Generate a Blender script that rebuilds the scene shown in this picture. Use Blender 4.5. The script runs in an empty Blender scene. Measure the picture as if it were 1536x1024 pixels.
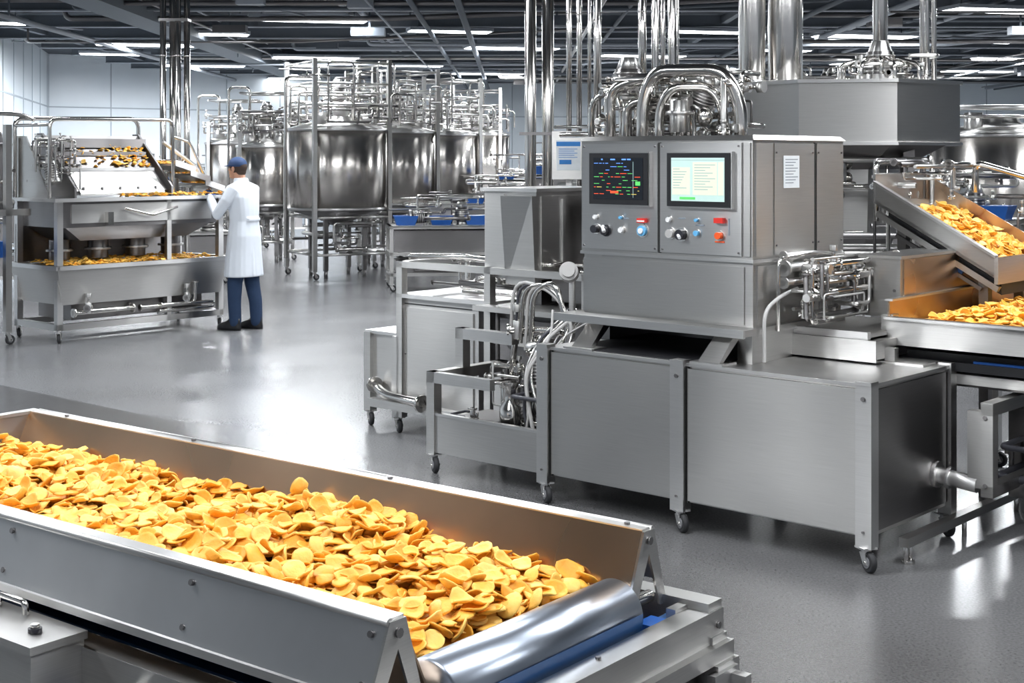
import bpy, math, random
import numpy as np
from mathutils import Vector, Matrix, Quaternion

# ------------------------------------------------------------------ materials
MATS = {}
def new_mat(name):
    m = bpy.data.materials.new(name); m.use_nodes = True
    nt = m.node_tree; b = nt.nodes['Principled BSDF']
    MATS[name] = m
    return m, nt, b

def simple(name, col, rough=0.5, metal=0.0, emit=None, es=0.0, noise=0.08, nscale=30, coat=0):
    m, nt, b = new_mat(name)
    tc = nt.nodes.new('ShaderNodeTexCoord'); n = nt.nodes.new('ShaderNodeTexNoise')
    n.inputs['Scale'].default_value = nscale; n.inputs['Detail'].default_value = 3
    nt.links.new(tc.outputs['Object'], n.inputs['Vector'])
    r = nt.nodes.new('ShaderNodeMapRange')
    r.inputs['To Min'].default_value = 1 - noise; r.inputs['To Max'].default_value = 1 + noise
    nt.links.new(n.outputs['Fac'], r.inputs['Value'])
    mx = nt.nodes.new('ShaderNodeVectorMath'); mx.operation = 'SCALE'
    mx.inputs[0].default_value = col[:3]
    nt.links.new(r.outputs['Result'], mx.inputs['Scale'])
    nt.links.new(mx.outputs['Vector'], b.inputs['Base Color'])
    b.inputs['Roughness'].default_value = rough
    b.inputs['Metallic'].default_value = metal
    b.inputs['Coat Weight'].default_value = coat
    if emit:
        b.inputs['Emission Color'].default_value = (*emit, 1)
        b.inputs['Emission Strength'].default_value = es
    return m

def steel(name, col=(0.54, 0.53, 0.515), r0=0.30, r1=0.40, stretch=(4, 4, 420), bump=0.0, var=0.09, aniso=.88):
    m, nt, b = new_mat(name)
    N = nt.nodes; L = nt.links
    tc = N.new('ShaderNodeTexCoord'); mp = N.new('ShaderNodeMapping')
    mp.inputs['Scale'].default_value = stretch
    L.new(tc.outputs['Object'], mp.inputs['Vector'])
    n1 = N.new('ShaderNodeTexNoise'); n1.inputs['Scale'].default_value = 1.5; n1.inputs['Detail'].default_value = 3
    L.new(mp.outputs['Vector'], n1.inputs['Vector'])
    n2 = N.new('ShaderNodeTexNoise'); n2.inputs['Scale'].default_value = 1.6; n2.inputs['Detail'].default_value = 1
    L.new(tc.outputs['Object'], n2.inputs['Vector'])
    mr = N.new('ShaderNodeMapRange'); mr.inputs['From Min'].default_value = .3; mr.inputs['From Max'].default_value = .7
    mr.inputs['To Min'].default_value = r0; mr.inputs['To Max'].default_value = r1
    L.new(n2.outputs['Fac'], mr.inputs['Value']); L.new(mr.outputs['Result'], b.inputs['Roughness'])
    ad = N.new('ShaderNodeMath'); ad.operation = 'ADD'
    L.new(n1.outputs['Fac'], ad.inputs[0]); L.new(n2.outputs['Fac'], ad.inputs[1])
    mc = N.new('ShaderNodeMapRange'); mc.inputs['From Min'].default_value = .7; mc.inputs['From Max'].default_value = 1.3
    mc.inputs['To Min'].default_value = 1 - var; mc.inputs['To Max'].default_value = 1 + var
    L.new(ad.outputs[0], mc.inputs['Value'])
    sc = N.new('ShaderNodeVectorMath'); sc.operation = 'SCALE'; sc.inputs[0].default_value = col
    L.new(mc.outputs['Result'], sc.inputs['Scale']); L.new(sc.outputs['Vector'], b.inputs['Base Color'])
    b.inputs['Metallic'].default_value = 1.0
    if aniso:
        # brushing direction: horizontal tangent of the surface
        ge = N.new('ShaderNodeNewGeometry'); cr = N.new('ShaderNodeVectorMath'); cr.operation = 'CROSS_PRODUCT'
        cr.inputs[0].default_value = (.02, .013, 1); L.new(ge.outputs['Normal'], cr.inputs[1])
        no = N.new('ShaderNodeVectorMath'); no.operation = 'NORMALIZE'; L.new(cr.outputs['Vector'], no.inputs[0])
        L.new(no.outputs['Vector'], b.inputs['Tangent'])
        b.inputs['Anisotropic'].default_value = aniso; b.inputs['Anisotropic Rotation'].default_value = .25
    return m

steel('steel')
steel('steel_lt', (0.64, 0.63, 0.62), .28, .38)
steel('steel_dk', (0.24, 0.23, 0.23), .30, .42)
steel('steel_tank', (0.62, 0.585, 0.55), .20, .26, (1, 1, 300), 0, .05, .9)
steel('chrome', (0.62, 0.60, 0.575), .13, .22, (5, 5, 5), 0.0, .08, 0)
steel('rail', (0.52, 0.52, 0.525), .30, .38, (5, 5, 5), 0.0, .06, .8)
steel('rail_chip_reflect', (0.56, 0.41, 0.29), .26, .34, (5, 5, 5), 0.0, .08, .6)  # orange reflection of the chips painted into the trough walls' base colour
steel('rollersteel', (0.40, 0.44, 0.51), .28, .36, (5, 5, 5), 0.0, .05, 0)
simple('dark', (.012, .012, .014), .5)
simple('seam', (.02, .02, .02), .7)
simple('rubber', (.02, .02, .022), .7)
simple('wheelgrey', (.16, .16, .17), .5)
simple('hose', (.42, .41, .40), .35)
simple('hose_dk', (.05, .05, .06), .4)
simple('blue', (.01, .09, .36), .4)
simple('belt', (.02, .08, .22), .35)
simple('white', (.75, .75, .75), .5)
simple('paper', (.75, .79, .82), .7)
simple('ink', (.22, .25, .29), .8)
simple('inkblue', (.03, .2, .55), .6)
simple('red', (.65, .03, .02), .3, coat=.3)
simple('lip', (.35, .12, .09), .5)
simple('orange', (.80, .10, .015), .3, coat=.3)
simple('ltblue', (.12, .40, .68), .3, coat=.3)
simple('knob', (.02, .02, .025), .3)
simple('wall', (.74, .80, .85), .35, noise=.05, nscale=2)
simple('wallseam', (.40, .45, .50), .6)
simple('ceil', (.055, .066, .08), .8)
simple('beam', (.12, .14, .165), .6)
simple('beam_lt', (.34, .37, .41), .5)
simple('lamp', (1, 1, 1), .5, emit=(.93, .97, 1), es=12)
simple('scr_black', (.004, .006, .01), .15)
simple('scr_bezel', (.012, .012, .014), .35)
simple('scr_lt', (.3, .4, .38), .2, emit=(.55, .76, .70), es=.6)
simple('scr_lt2', (.4, .4, .3), .2, emit=(.70, .78, .66), es=.68)
simple('scr_line', (.2, .3, .3), .2, emit=(.28, .42, .40), es=.5)
simple('t_red', (.5, .05, .02), .3, emit=(.9, .10, .03), es=.8)
simple('t_green', (.1, .5, .1), .3, emit=(.12, .65, .2), es=.4)
simple('t_blue', (.1, .2, .5), .3, emit=(.10, .3, .9), es=.9)
simple('t_yel', (.5, .4, .1), .3, emit=(.85, .6, .10), es=.5)
simple('skin', (.52, .27, .17), .5)
simple('hair', (.05, .028, .018), .7)
simple('cloth_white', (.72, .76, .82), .8, noise=.05, nscale=8)
simple('cloth_navy', (.014, .035, .085), .85)
simple('cap_navy', (.012, .04, .12), .7)
simple('shoe', (.01, .01, .012), .35)
simple('glove', (.015, .06, .24), .45)
simple('amber', (.56, .24, .03), .5)

def chip_mat():
    m, nt, b = new_mat('chip'); N = nt.nodes; L = nt.links
    g = N.new('ShaderNodeNewGeometry'); tc = N.new('ShaderNodeTexCoord')
    n = N.new('ShaderNodeTexNoise'); n.inputs['Scale'].default_value = 60; n.inputs['Detail'].default_value = 4
    L.new(tc.outputs['Object'], n.inputs['Vector'])
    a = N.new('ShaderNodeMath'); a.operation = 'MULTIPLY_ADD'; a.inputs[1].default_value = .65
    L.new(g.outputs['Random Per Island'], a.inputs[0])
    h = N.new('ShaderNodeMath'); h.operation = 'MULTIPLY'; h.inputs[1].default_value = .4
    L.new(n.outputs['Fac'], h.inputs[0]); L.new(h.outputs[0], a.inputs[2])
    r = N.new('ShaderNodeValToRGB')
    r.color_ramp.elements[0].position = 0; r.color_ramp.elements[0].color = (.76, .29, .014, 1)
    r.color_ramp.elements[1].position = 1; r.color_ramp.elements[1].color = (.96, .66, .19, 1)
    e = r.color_ramp.elements.new(.45); e.color = (.90, .47, .055, 1)
    L.new(a.outputs[0], r.inputs['Fac']); L.new(r.outputs['Color'], b.inputs['Base Color'])
    b.inputs['Roughness'].default_value = .55
    bp = N.new('ShaderNodeBump'); bp.inputs['Strength'].default_value = .6; bp.inputs['Distance'].default_value = .005
    L.new(n.outputs['Fac'], bp.inputs['Height']); L.new(bp.outputs['Normal'], b.inputs['Normal'])
chip_mat()

def floor_mat():
    m, nt, b = new_mat('floor_epoxy'); N = nt.nodes; L = nt.links
    tc = N.new('ShaderNodeTexCoord')
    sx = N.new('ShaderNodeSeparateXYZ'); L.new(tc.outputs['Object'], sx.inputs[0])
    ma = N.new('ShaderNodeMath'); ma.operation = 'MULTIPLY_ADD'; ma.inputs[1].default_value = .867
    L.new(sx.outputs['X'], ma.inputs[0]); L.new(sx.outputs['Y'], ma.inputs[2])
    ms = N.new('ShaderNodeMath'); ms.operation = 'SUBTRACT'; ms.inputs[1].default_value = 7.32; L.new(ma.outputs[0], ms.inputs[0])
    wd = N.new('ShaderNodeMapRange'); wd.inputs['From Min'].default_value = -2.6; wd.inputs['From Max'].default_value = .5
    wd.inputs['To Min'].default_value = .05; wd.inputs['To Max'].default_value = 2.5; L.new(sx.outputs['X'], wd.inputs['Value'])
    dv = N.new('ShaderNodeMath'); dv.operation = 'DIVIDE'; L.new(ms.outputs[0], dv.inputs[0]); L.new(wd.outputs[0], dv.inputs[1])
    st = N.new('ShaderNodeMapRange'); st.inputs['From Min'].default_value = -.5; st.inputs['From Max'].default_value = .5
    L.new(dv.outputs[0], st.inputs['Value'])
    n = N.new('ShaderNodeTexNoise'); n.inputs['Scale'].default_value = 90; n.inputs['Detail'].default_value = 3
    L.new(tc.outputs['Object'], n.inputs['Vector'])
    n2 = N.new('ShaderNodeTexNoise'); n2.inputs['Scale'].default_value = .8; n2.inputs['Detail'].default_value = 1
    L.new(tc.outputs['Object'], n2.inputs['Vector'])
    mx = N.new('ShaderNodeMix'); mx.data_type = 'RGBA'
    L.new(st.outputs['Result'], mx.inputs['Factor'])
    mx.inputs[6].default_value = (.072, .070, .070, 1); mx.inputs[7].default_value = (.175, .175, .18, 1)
    r = N.new('ShaderNodeMapRange'); r.inputs['From Min'].default_value = .3; r.inputs['From Max'].default_value = .7
    r.inputs['To Min'].default_value = .78; r.inputs['To Max'].default_value = 1.22
    L.new(n.outputs['Fac'], r.inputs['Value'])
    r2 = N.new('ShaderNodeMapRange'); r2.inputs['To Min'].default_value = .82; r2.inputs['To Max'].default_value = 1.18
    L.new(n2.outputs['Fac'], r2.inputs['Value'])
    mu = N.new('ShaderNodeMath'); mu.operation = 'MULTIPLY'; L.new(r.outputs[0], mu.inputs[0]); L.new(r2.outputs[0], mu.inputs[1])
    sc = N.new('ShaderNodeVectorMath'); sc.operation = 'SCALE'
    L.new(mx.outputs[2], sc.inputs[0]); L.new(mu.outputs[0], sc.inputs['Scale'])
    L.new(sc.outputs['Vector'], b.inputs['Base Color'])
    rr = N.new('ShaderNodeMapRange'); rr.inputs['To Min'].default_value = .20; rr.inputs['To Max'].default_value = .30
    L.new(n2.outputs['Fac'], rr.inputs['Value']); L.new(rr.outputs[0], b.inputs['Roughness'])
    bp = N.new('ShaderNodeBump'); bp.inputs['Strength'].default_value = .08; bp.inputs['Distance'].default_value = .003
    L.new(n.outputs['Fac'], bp.inputs['Height']); L.new(bp.outputs['Normal'], b.inputs['Normal'])
floor_mat()

# ------------------------------------------------------------------ builder
def V(*a): return Vector(a)

class Bd:
    def __init__(s): s.v = []; s.f = []; s.mi = []; s.sm = []; s.mats = []; s.M = Matrix.Identity(4)
    def m(s, n):
        if n not in s.mats: s.mats.append(n)
        return s.mats.index(n)
    def add(s, vs, fs, mat, smooth=False):
        o = len(s.v); M = s.M
        s.v.extend([tuple(M @ Vector(p)) for p in vs])
        k = s.m(mat)
        for i, f in enumerate(fs):
            s.f.append([o + j for j in f]); s.mi.append(k)
            s.sm.append(smooth[i] if isinstance(smooth, list) else smooth)
    def hexa(s, p, mat):
        s.add(p, [(0, 3, 2, 1), (4, 5, 6, 7), (0, 1, 5, 4), (1, 2, 6, 5), (2, 3, 7, 6), (3, 0, 4, 7)], mat)
    def box(s, x0, x1, y0, y1, z0, z1, mat='steel'):
        if x0 > x1: x0, x1 = x1, x0
        if y0 > y1: y0, y1 = y1, y0
        if z0 > z1: z0, z1 = z1, z0
        s.hexa([(x0, y0, z0), (x1, y0, z0), (x1, y1, z0), (x0, y1, z0), (x0, y0, z1), (x1, y0, z1), (x1, y1, z1), (x0, y1, z1)], mat)
    def beam(s, p0, p1, w, h, mat='steel', up=(0, 0, 1)):
        p0 = Vector(p0); p1 = Vector(p1); d = (p1 - p0).normalized(); up = Vector(up)
        if abs(d.dot(up)) > .98: up = Vector((0, 1, 0))
        sd = d.cross(up).normalized(); u = sd.cross(d).normalized()
        a = sd * w / 2; b = u * h / 2
        s.hexa([p0 - a - b, p0 + a - b, p0 + a + b, p0 - a + b, p1 - a - b, p1 + a - b, p1 + a + b, p1 - a + b], mat)
    def prism(s, poly, vec, mat):
        n = len(poly); vec = Vector(vec)
        vs = [Vector(p) for p in poly] + [Vector(p) + vec for p in poly]
        fs = [tuple(range(n))[::-1], tuple(range(n, 2 * n))] + [(i, (i + 1) % n, n + (i + 1) % n, n + i) for i in range(n)]
        s.add(vs, fs, mat)
    def rings(s, rings, mat, caps=True, closed=False):
        n = len(rings[0]); vs = [p for r in rings for p in r]; fs = []; sm = []
        for i in range(len(rings) - 1):
            for j in range(n):
                k = (j + 1) % n
                fs.append((i * n + j, i * n + k, (i + 1) * n + k, (i + 1) * n + j)); sm.append(True)
        if caps:
            fs.append(tuple(range(n))[::-1]); sm.append(False)
            fs.append(tuple(range((len(rings) - 1) * n, len(rings) * n))); sm.append(False)
        s.add(vs, fs, mat, sm)
    def cyl(s, p0, p1, r, mat='chrome', r1=None, n=16):
        p0 = Vector(p0); p1 = Vector(p1); d = (p1 - p0).normalized()
        a = d.orthogonal().normalized(); b = d.cross(a)
        r1 = r if r1 is None else r1
        R = [[p + (a * math.cos(t) + b * math.sin(t)) * rr for t in [2 * math.pi * i / n for i in range(n)]] for p, rr in ((p0, r), (p1, r1))]
        s.rings(R, mat)
    def tube(s, pts, r, mat='chrome', bend=None, n=9, flange=False):
        pts = [Vector(p) for p in pts]; bend = r * 3 if bend is None else bend
        P = [pts[0]]
        for i in range(1, len(pts) - 1):
            a = pts[i - 1] - pts[i]; c = pts[i + 1] - pts[i]
            t = min(bend, a.length * .49, c.length * .49)
            p1 = pts[i] + a.normalized() * t; p2 = pts[i] + c.normalized() * t
            for k in range(6):
                u = k / 5; P.append(p1 * (1 - u) ** 2 + pts[i] * 2 * u * (1 - u) + p2 * u * u)
        P.append(pts[-1])
        Q = [P[0]]
        for p in P[1:]:
            if (p - Q[-1]).length > 1e-5: Q.append(p)
        P = Q
        if len(P) < 2: return
        T = []
        for i in range(len(P)):
            a = P[max(0, i - 1)]; b = P[min(len(P) - 1, i + 1)]
            T.append((b - a).normalized() if (b - a).length > 1e-7 else Vector((0, 0, 1)))
        nrm = T[0].orthogonal().normalized(); R = []
        for i, p in enumerate(P):
            nrm = nrm - T[i] * nrm.dot(T[i])
            nrm = nrm.normalized() if nrm.length > 1e-6 else T[i].orthogonal().normalized()
            bn = T[i].cross(nrm)
            R.append([p + (nrm * math.cos(2 * math.pi * j / n) + bn * math.sin(2 * math.pi * j / n)) * r for j in range(n)])
        s.rings(R, mat)
        if flange:
            for a, b in ((pts[0], pts[1]), (pts[-1], pts[-2])):
                d = (b - a).normalized(); s.cyl(a, a + d * r * .7, r * 1.8, mat, n=12)
    def lathe(s, c, prof, mat, n=32, axis='Z'):
        c = Vector(c); R = []
        for r, z in prof:
            ring = []
            for i in range(n):
                t = 2 * math.pi * i / n; x, y = r * math.cos(t), r * math.sin(t)
                ring.append(c + (Vector((x, y, z)) if axis == 'Z' else Vector((z, x, y)) if axis == 'X' else Vector((y, z, x))))
            R.append(ring)
        s.rings(R, mat)
    def ell(s, c, rx, ry, rz, mat, n=16, m=10):
        R = []
        for i in range(m + 1):
            ph = -math.pi / 2 + math.pi * i / m; k = max(math.cos(ph), .01)
            R.append([Vector(c) + Vector((rx * k * math.cos(2 * math.pi * j / n), ry * k * math.sin(2 * math.pi * j / n), rz * math.sin(ph))) for j in range(n)])
        s.rings(R, mat)
    def bolt(s, p, ax, r=.007, mat='steel_dk'):
        p = Vector(p); s.cyl(p, p + Vector(ax) * .005, r, mat, n=8)
    def caster(s, x, y, z, ang=0.0, r=None):
        R = min(.045, z * .42) if r is None else r
        M0 = s.M.copy(); s.M = M0 @ Matrix.Translation((x, y, 0)) @ Matrix.Rotation(ang, 4, 'Z')
        o = R * .55
        s.box(-.035, .035, -.035, .035, z - .008, z, 'steel_lt')
        s.cyl((0, 0, z - .008), (0, 0, z - .028), .022, 'steel_lt', n=12)
        for sg in (-1, 1):
            yy = sg * (R * .42)
            s.prism([(-.018, yy - .003, z - .026), (.022, yy - .003, z - .026), (o + .016, yy - .003, R - .01), (o - .016, yy - .003, R - .01)], (0, .006, 0), 'steel_lt')
        s.box(-.02, .024, -R * .45, R * .45, z - .03, z - .024, 'steel_lt')
        w = R * .32
        s.lathe((o, 0, R), [(R * .86, -w), (R, -w * .55), (R, w * .55), (R * .86, w)], 'rubber', 20, 'Y')
        s.cyl((o, -w - .004, R), (o, w + .004, R), R * .55, 'wheelgrey', n=14)
        s.cyl((o, -w - .012, R), (o, w + .012, R), R * .16, 'chrome', n=8)
        s.M = M0
    def valve(s, p, ax=(0, 0, 1), k=1.0):
        p = Vector(p); ax = Vector(ax).normalized()
        s.cyl(p - ax * .05 * k, p + ax * .05 * k, .028 * k, 'steel_lt', n=12)
        s.cyl(p + ax * .05 * k, p + ax * .10 * k, .012 * k, 'chrome', n=8)
        s.cyl(p + ax * .10 * k, p + ax * .14 * k, .032 * k, 'steel', n=12)
        sd = ax.orthogonal().normalized()
        s.cyl(p - sd * .06 * k, p + sd * .06 * k, .02 * k, 'chrome', n=10)
        for q in (-1, 1): s.cyl(p + sd * q * .06 * k, p + sd * q * .045 * k, .034 * k, 'chrome', n=12)
    def motor(s, p, ax=(0, 0, 1), L=.25, r=.07):
        p = Vector(p); ax = Vector(ax).normalized()
        s.cyl(p, p + ax * L * .12, r * 1.25, 'steel', n=16)
        s.cyl(p + ax * L * .12, p + ax * L * .75, r, 'steel_dk', n=16)
        for i in range(6):
            q = p + ax * L * (.2 + .09 * i); s.cyl(q, q + ax * L * .03, r * 1.1, 'steel', n=16)
        s.cyl(p + ax * L * .75, p + ax * L, r * .9, 'steel_lt', r1=r * .6, n=16)
        sd = ax.orthogonal().normalized()
        c = p + ax * L * .45 + sd * r * 1.1
        s.cyl(c - sd * .02, c + sd * r * .4, r * .4, 'steel', n=4)
    def finish(s, name, loc=(0, 0, 0), rz=0.0, bevel=0.0, parent=None, mods=None):
        me = bpy.data.meshes.new(name); me.from_pydata(s.v, [], s.f)
        for n in s.mats: me.materials.append(MATS[n])
        me.polygons.foreach_set('material_index', s.mi); me.polygons.foreach_set('use_smooth', s.sm)
        me.update()
        ob = bpy.data.objects.new(name, me); bpy.context.scene.collection.objects.link(ob)
        ob.location = loc; ob.rotation_euler = (0, 0, rz)
        if parent: ob.parent = parent
        if bevel:
            bm = ob.modifiers.new('bev', 'BEVEL'); bm.width = bevel; bm.segments = 2; bm.limit_method = 'ANGLE'; bm.angle_limit = math.radians(50)
        return ob

def rand_pipes(b, rng, x, y, z, n, r=(.01, .02), mat=('chrome', 'steel_lt', 'steel'), segs=4, bend=3.0):
    lo = [x[0], y[0], z[0]]; hi = [x[1], y[1], z[1]]
    for _ in range(n):
        p = [rng.uniform(lo[i], hi[i]) for i in range(3)]; P = [tuple(p)]; last = -1
        for k in range(rng.randint(2, segs)):
            ax = rng.choice([i for i in range(3) if i != last]); last = ax
            q = rng.uniform(lo[ax], hi[ax]); p[ax] = q
            P.append(tuple(p))
        rr = rng.uniform(*r)
        b.tube(P, rr, rng.choice(mat), bend=rr * bend, n=8, flange=rng.random() < .5)
        if rng.random() < .4: b.valve(P[1], (0, 0, 1), rr * 35)

# ------------------------------------------------------------------ room shell
HC = 4.15
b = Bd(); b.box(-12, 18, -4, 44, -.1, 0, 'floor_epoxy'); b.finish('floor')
b = Bd(); b.box(-12, 18, -4, 44, HC, HC + .1, 'ceil'); b.finish('ceiling')

def wall(name, p0, p1, flip=1):
    b = Bd(); p0 = Vector((*p0, 0)); p1 = Vector((*p1, 0)); d = p1 - p0; L = d.length; ang = math.atan2(d.y, d.x)
    b.box(0, L, 0, .15, 0, HC, 'wall')
    k = 0
    while k < L:
        b.box(k - .012, k + .012, -.012, 0, 0, HC, 'wallseam'); k += 1.5
    b.box(0, L, -.014, 0, 2.9, 2.93, 'wallseam')
    b.box(0, L, -.03, 0, 0, .25, 'wallseam')
    b.finish(name, p0, ang)
wall('wall_back', (-10.8, 32.6), (.4, 41))
wall('wall_far', (.4, 41), (18, 41))
wall('wall_left', (-9.1, 25), (-10.8, 32.6))
wall('wall_side', (-9.1, -4), (-9.1, 25))
wall('wall_right', (16, 41), (16, -4))

rng = random.Random(4)
b = Bd()
for i in range(15):
    y = 9 + i * 2.2 + rng.uniform(-.3, .3)
    b.box(-9, 16, y - .05, y + .05, 4.02, 4.04, 'beam_lt'); b.box(-9, 16, y - .012, y + .012, 3.84, 4.02, 'beam'); b.box(-9, 16, y - .05, y + .05, 3.82, 3.84, 'beam_lt')
for i in range(9):
    x = -8.2 + i * 2.9
    b.box(x - .05, x + .05, 1, 40, 3.88, 4.0, 'beam')
for i in range(70):
    mt = rng.choice(['beam', 'beam_lt', 'beam_lt', 'steel_dk', 'steel'])
    if rng.random() < .45:
        x = rng.uniform(-9, 15); z = rng.uniform(3.65, 3.95); b.tube([(x, 6, z), (x, 40, z)], rng.uniform(.015, .05), mt, n=8)
    else:
        y = rng.uniform(12, 39); z = rng.uniform(3.6, 3.95); x = rng.uniform(-9, 6); b.tube([(x, y, 4.1), (x, y, z), (x + rng.uniform(4, 14), y, z), (x + 14, y, 4.1)] if x < 0 else [(x, y, z), (15, y, z)], rng.uniform(.015, .04), mt, n=8)
for i in range(90):
    y = 8 + rng.random() * 30; x = rng.uniform(-9, 13)
    b.tube([(x, y, 3.95), (x + rng.uniform(-2, 3), y + rng.uniform(-2.5, 2.5), rng.uniform(3.75, 3.95))], .016, rng.choice(['beam_lt', 'beam']), n=6)
for i in range(44):
    y = 14 + rng.random() * 24; x = rng.uniform(-9, 13); z = rng.uniform(3.5, 3.8)
    b.box(x - .012, x + .012, y - .012, y + .012, z, HC, 'beam')
    if i % 2: b.box(x - rng.uniform(.1, .3), x + rng.uniform(.1, .4), y - .1, y + .1, z, z + .12, rng.choice(['beam', 'beam_lt', 'steel_dk']))
b.box(-5.6, -5.1, 14, 34, 3.68, 3.95, 'beam')
b.finish('ceiling_trusses')

def lamp(x, y, L=2.0, W=.45, power=110, rot=0.0, z=3.75):
    b = Bd(); b.box(-L / 2 - .03, L / 2 + .03, -W / 2 - .03, W / 2 + .03, .01, .06, 'beam_lt'); b.box(-L / 2, L / 2, -W / 2, W / 2, 0, .012, 'lamp')
    for sx in (-L * .4, L * .4): b.cyl((sx, 0, .06), (sx, 0, HC - z), .008, 'beam', n=6)
    o = b.finish('ceiling_light', (x, y, z), rot)
    if power <= 0: return
    ld = bpy.data.lights.new('lamp_area', 'AREA'); ld.shape = 'RECTANGLE'; ld.size = L; ld.size_y = W; ld.energy = power; ld.color = (.93, .965, 1)
    lo = bpy.data.objects.new('tube_light', ld); bpy.context.scene.collection.objects.link(lo); lo.parent = o; lo.location = (0, 0, -.01)
for (x, y) in [(-6.6, 25.2), (-3.0, 20.6), (-6.8, 31), (0, 26), (-.6, 34), (5.9, 23.4), (6.8, 19.3), (10.2, 28.8), (11, 33), (4.8, 32), (-4, 28.5), (2.6, 28)]:
    lamp(x, y, 1.7, .5, 360, .25)
for (x, y) in [(-7.8, 27.5), (-2.2, 31), (2.4, 35.5), (5.0, 26.5), (8.2, 24.5), (7.6, 30.5), (8.6, 35.5), (-8, 21), (-5.0, 23), (-1.0, 22.5), (3.2, 22.6), (-5.6, 36)]:
    lamp(x, y, 1.3, .35, 0, .25)
for x, y, p in [(-5.5, 14.5, 160), (-1.8, 14.3, 150), (2.0, 14.2, 150), (7, 13, 150), (-5.6, 9.0, 150), (-1.2, 9.4, 105), (3.8, 8.7, 115), (-3.5, 5, 115), (-.4, 5.4, 85), (3.2, 5.2, 85), (1.6, 2.4, 50), (-1.8, 1.4, 60), (5.4, 1.5, 70)]:
    lamp(x, y, 2.2, .5, p, .25)

w = bpy.data.worlds.new('world'); bpy.context.scene.world = w; w.use_nodes = True
w.node_tree.nodes['Background'].inputs[0].default_value = (.82, .89, 1, 1)
w.node_tree.nodes['Background'].inputs[1].default_value = .42

# ------------------------------------------------------------------ chips
def chips(name, n, posf, size=(.019, .030), loc=(0, 0, 0), rz=0.0, seed=1, parent=None, tilt=.5, top=0, gap=.033, lift=.012, slope=0.0):
    r = np.random.RandomState(seed); K = 14; vs = []; fs = []
    ang = np.linspace(0, 2 * math.pi, K, endpoint=False)
    P = [(posf(r), tilt) for i in range(n)]
    grid = {}; cnt = 0; tries = 0
    while cnt < top and tries < top * 12:
        tries += 1; c = posf(r); key = (int(c[0] / gap), int(c[1] / gap)); ok = True
        for dx in (-1, 0, 1):
            for dy in (-1, 0, 1):
                for q in grid.get((key[0] + dx, key[1] + dy), ()):
                    if (q[0] - c[0]) ** 2 + (q[1] - c[1]) ** 2 < gap * gap: ok = False
        if ok:
            grid.setdefault(key, []).append(c); P.append(((c[0], c[1], c[2] + lift + r.uniform(0, .016)), .50)); cnt += 1
    for c, tl in P:
        R = r.uniform(*size); asp = r.uniform(.80, 1.0)
        cv = r.uniform(.12, .62) * r.choice([-1, 1]); cv2 = cv * r.uniform(.0, 1.0)
        rim = 1 + .035 * np.sin(ang * 2 + r.rand() * 6) + .025 * r.randn(K); ph = r.rand() * 6; wv = r.uniform(.03, .11)
        loc_v = [(0, 0, 0)]
        for f in (.45, .8, 1.0):
            x = np.cos(ang) * R * f * (rim if f == 1 else 1); y = np.sin(ang) * R * asp * f * (rim if f == 1 else 1)
            z = (cv * x * x + cv2 * y * y) / R + wv * R * f * f * np.sin(ang * 3 + ph)
            loc_v += list(zip(x, y, z))
        t = min(1.3, abs(r.randn()) * tl); ax = r.uniform(0, 2 * math.pi)
        q = Quaternion((0, 1, 0), slope) @ Quaternion((math.cos(ax), math.sin(ax), 0), t) @ Quaternion((0, 0, 1), r.uniform(0, 6.28))
        o = len(vs); C = Vector(c)
        vs += [tuple(q @ Vector(p) + C) for p in loc_v]
        for j in range(K):
            k = (j + 1) % K
            fs.append((o, o + 1 + j, o + 1 + k))
            for l in range(2): a = o + 1 + l * K; fs.append((a + j, a + K + j, a + K + k, a + k))
    me = bpy.data.meshes.new(name); me.from_pydata(vs, [], fs); me.materials.append(MATS['chip'])
    me.polygons.foreach_set('use_smooth', [True] * len(fs)); me.update()
    ob = bpy.data.objects.new(name, me); bpy.context.scene.collection.objects.link(ob)
    ob.location = loc; ob.rotation_euler = (0, 0, rz)
    if parent: ob.parent = parent
    s = ob.modifiers.new('th', 'SOLIDIFY'); s.thickness = .003
    return ob

# ------------------------------------------------------------------ foreground conveyor
CO = (.28, 2.99, 0); CA = math.radians(-38)
b = Bd()
x0, x1 = -2.27, 0.0
def sheet(b, y0, z0, y1, z1, xa, xb, t, mat):
    d = Vector((0, y1 - y0, z1 - z0)).normalized(); nn = Vector((0, -d.z, d.y)) * t
    P = [V(xa, y0, z0), V(xa, y1, z1), V(xa, y1, z1) + nn, V(xa, y0, z0) + nn]
    b.prism(P, (xb - xa, 0, 0), mat)
# far side
sheet(b, -.075, .775, 0, .95, x0, x1, .004, 'rail_chip_reflect')
b.box(x0, x1, -.004, .034, .946, .954, 'steel_lt')
sheet(b, .034, .95, .070, .83, x0, x1, .004, 'rail')
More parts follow.
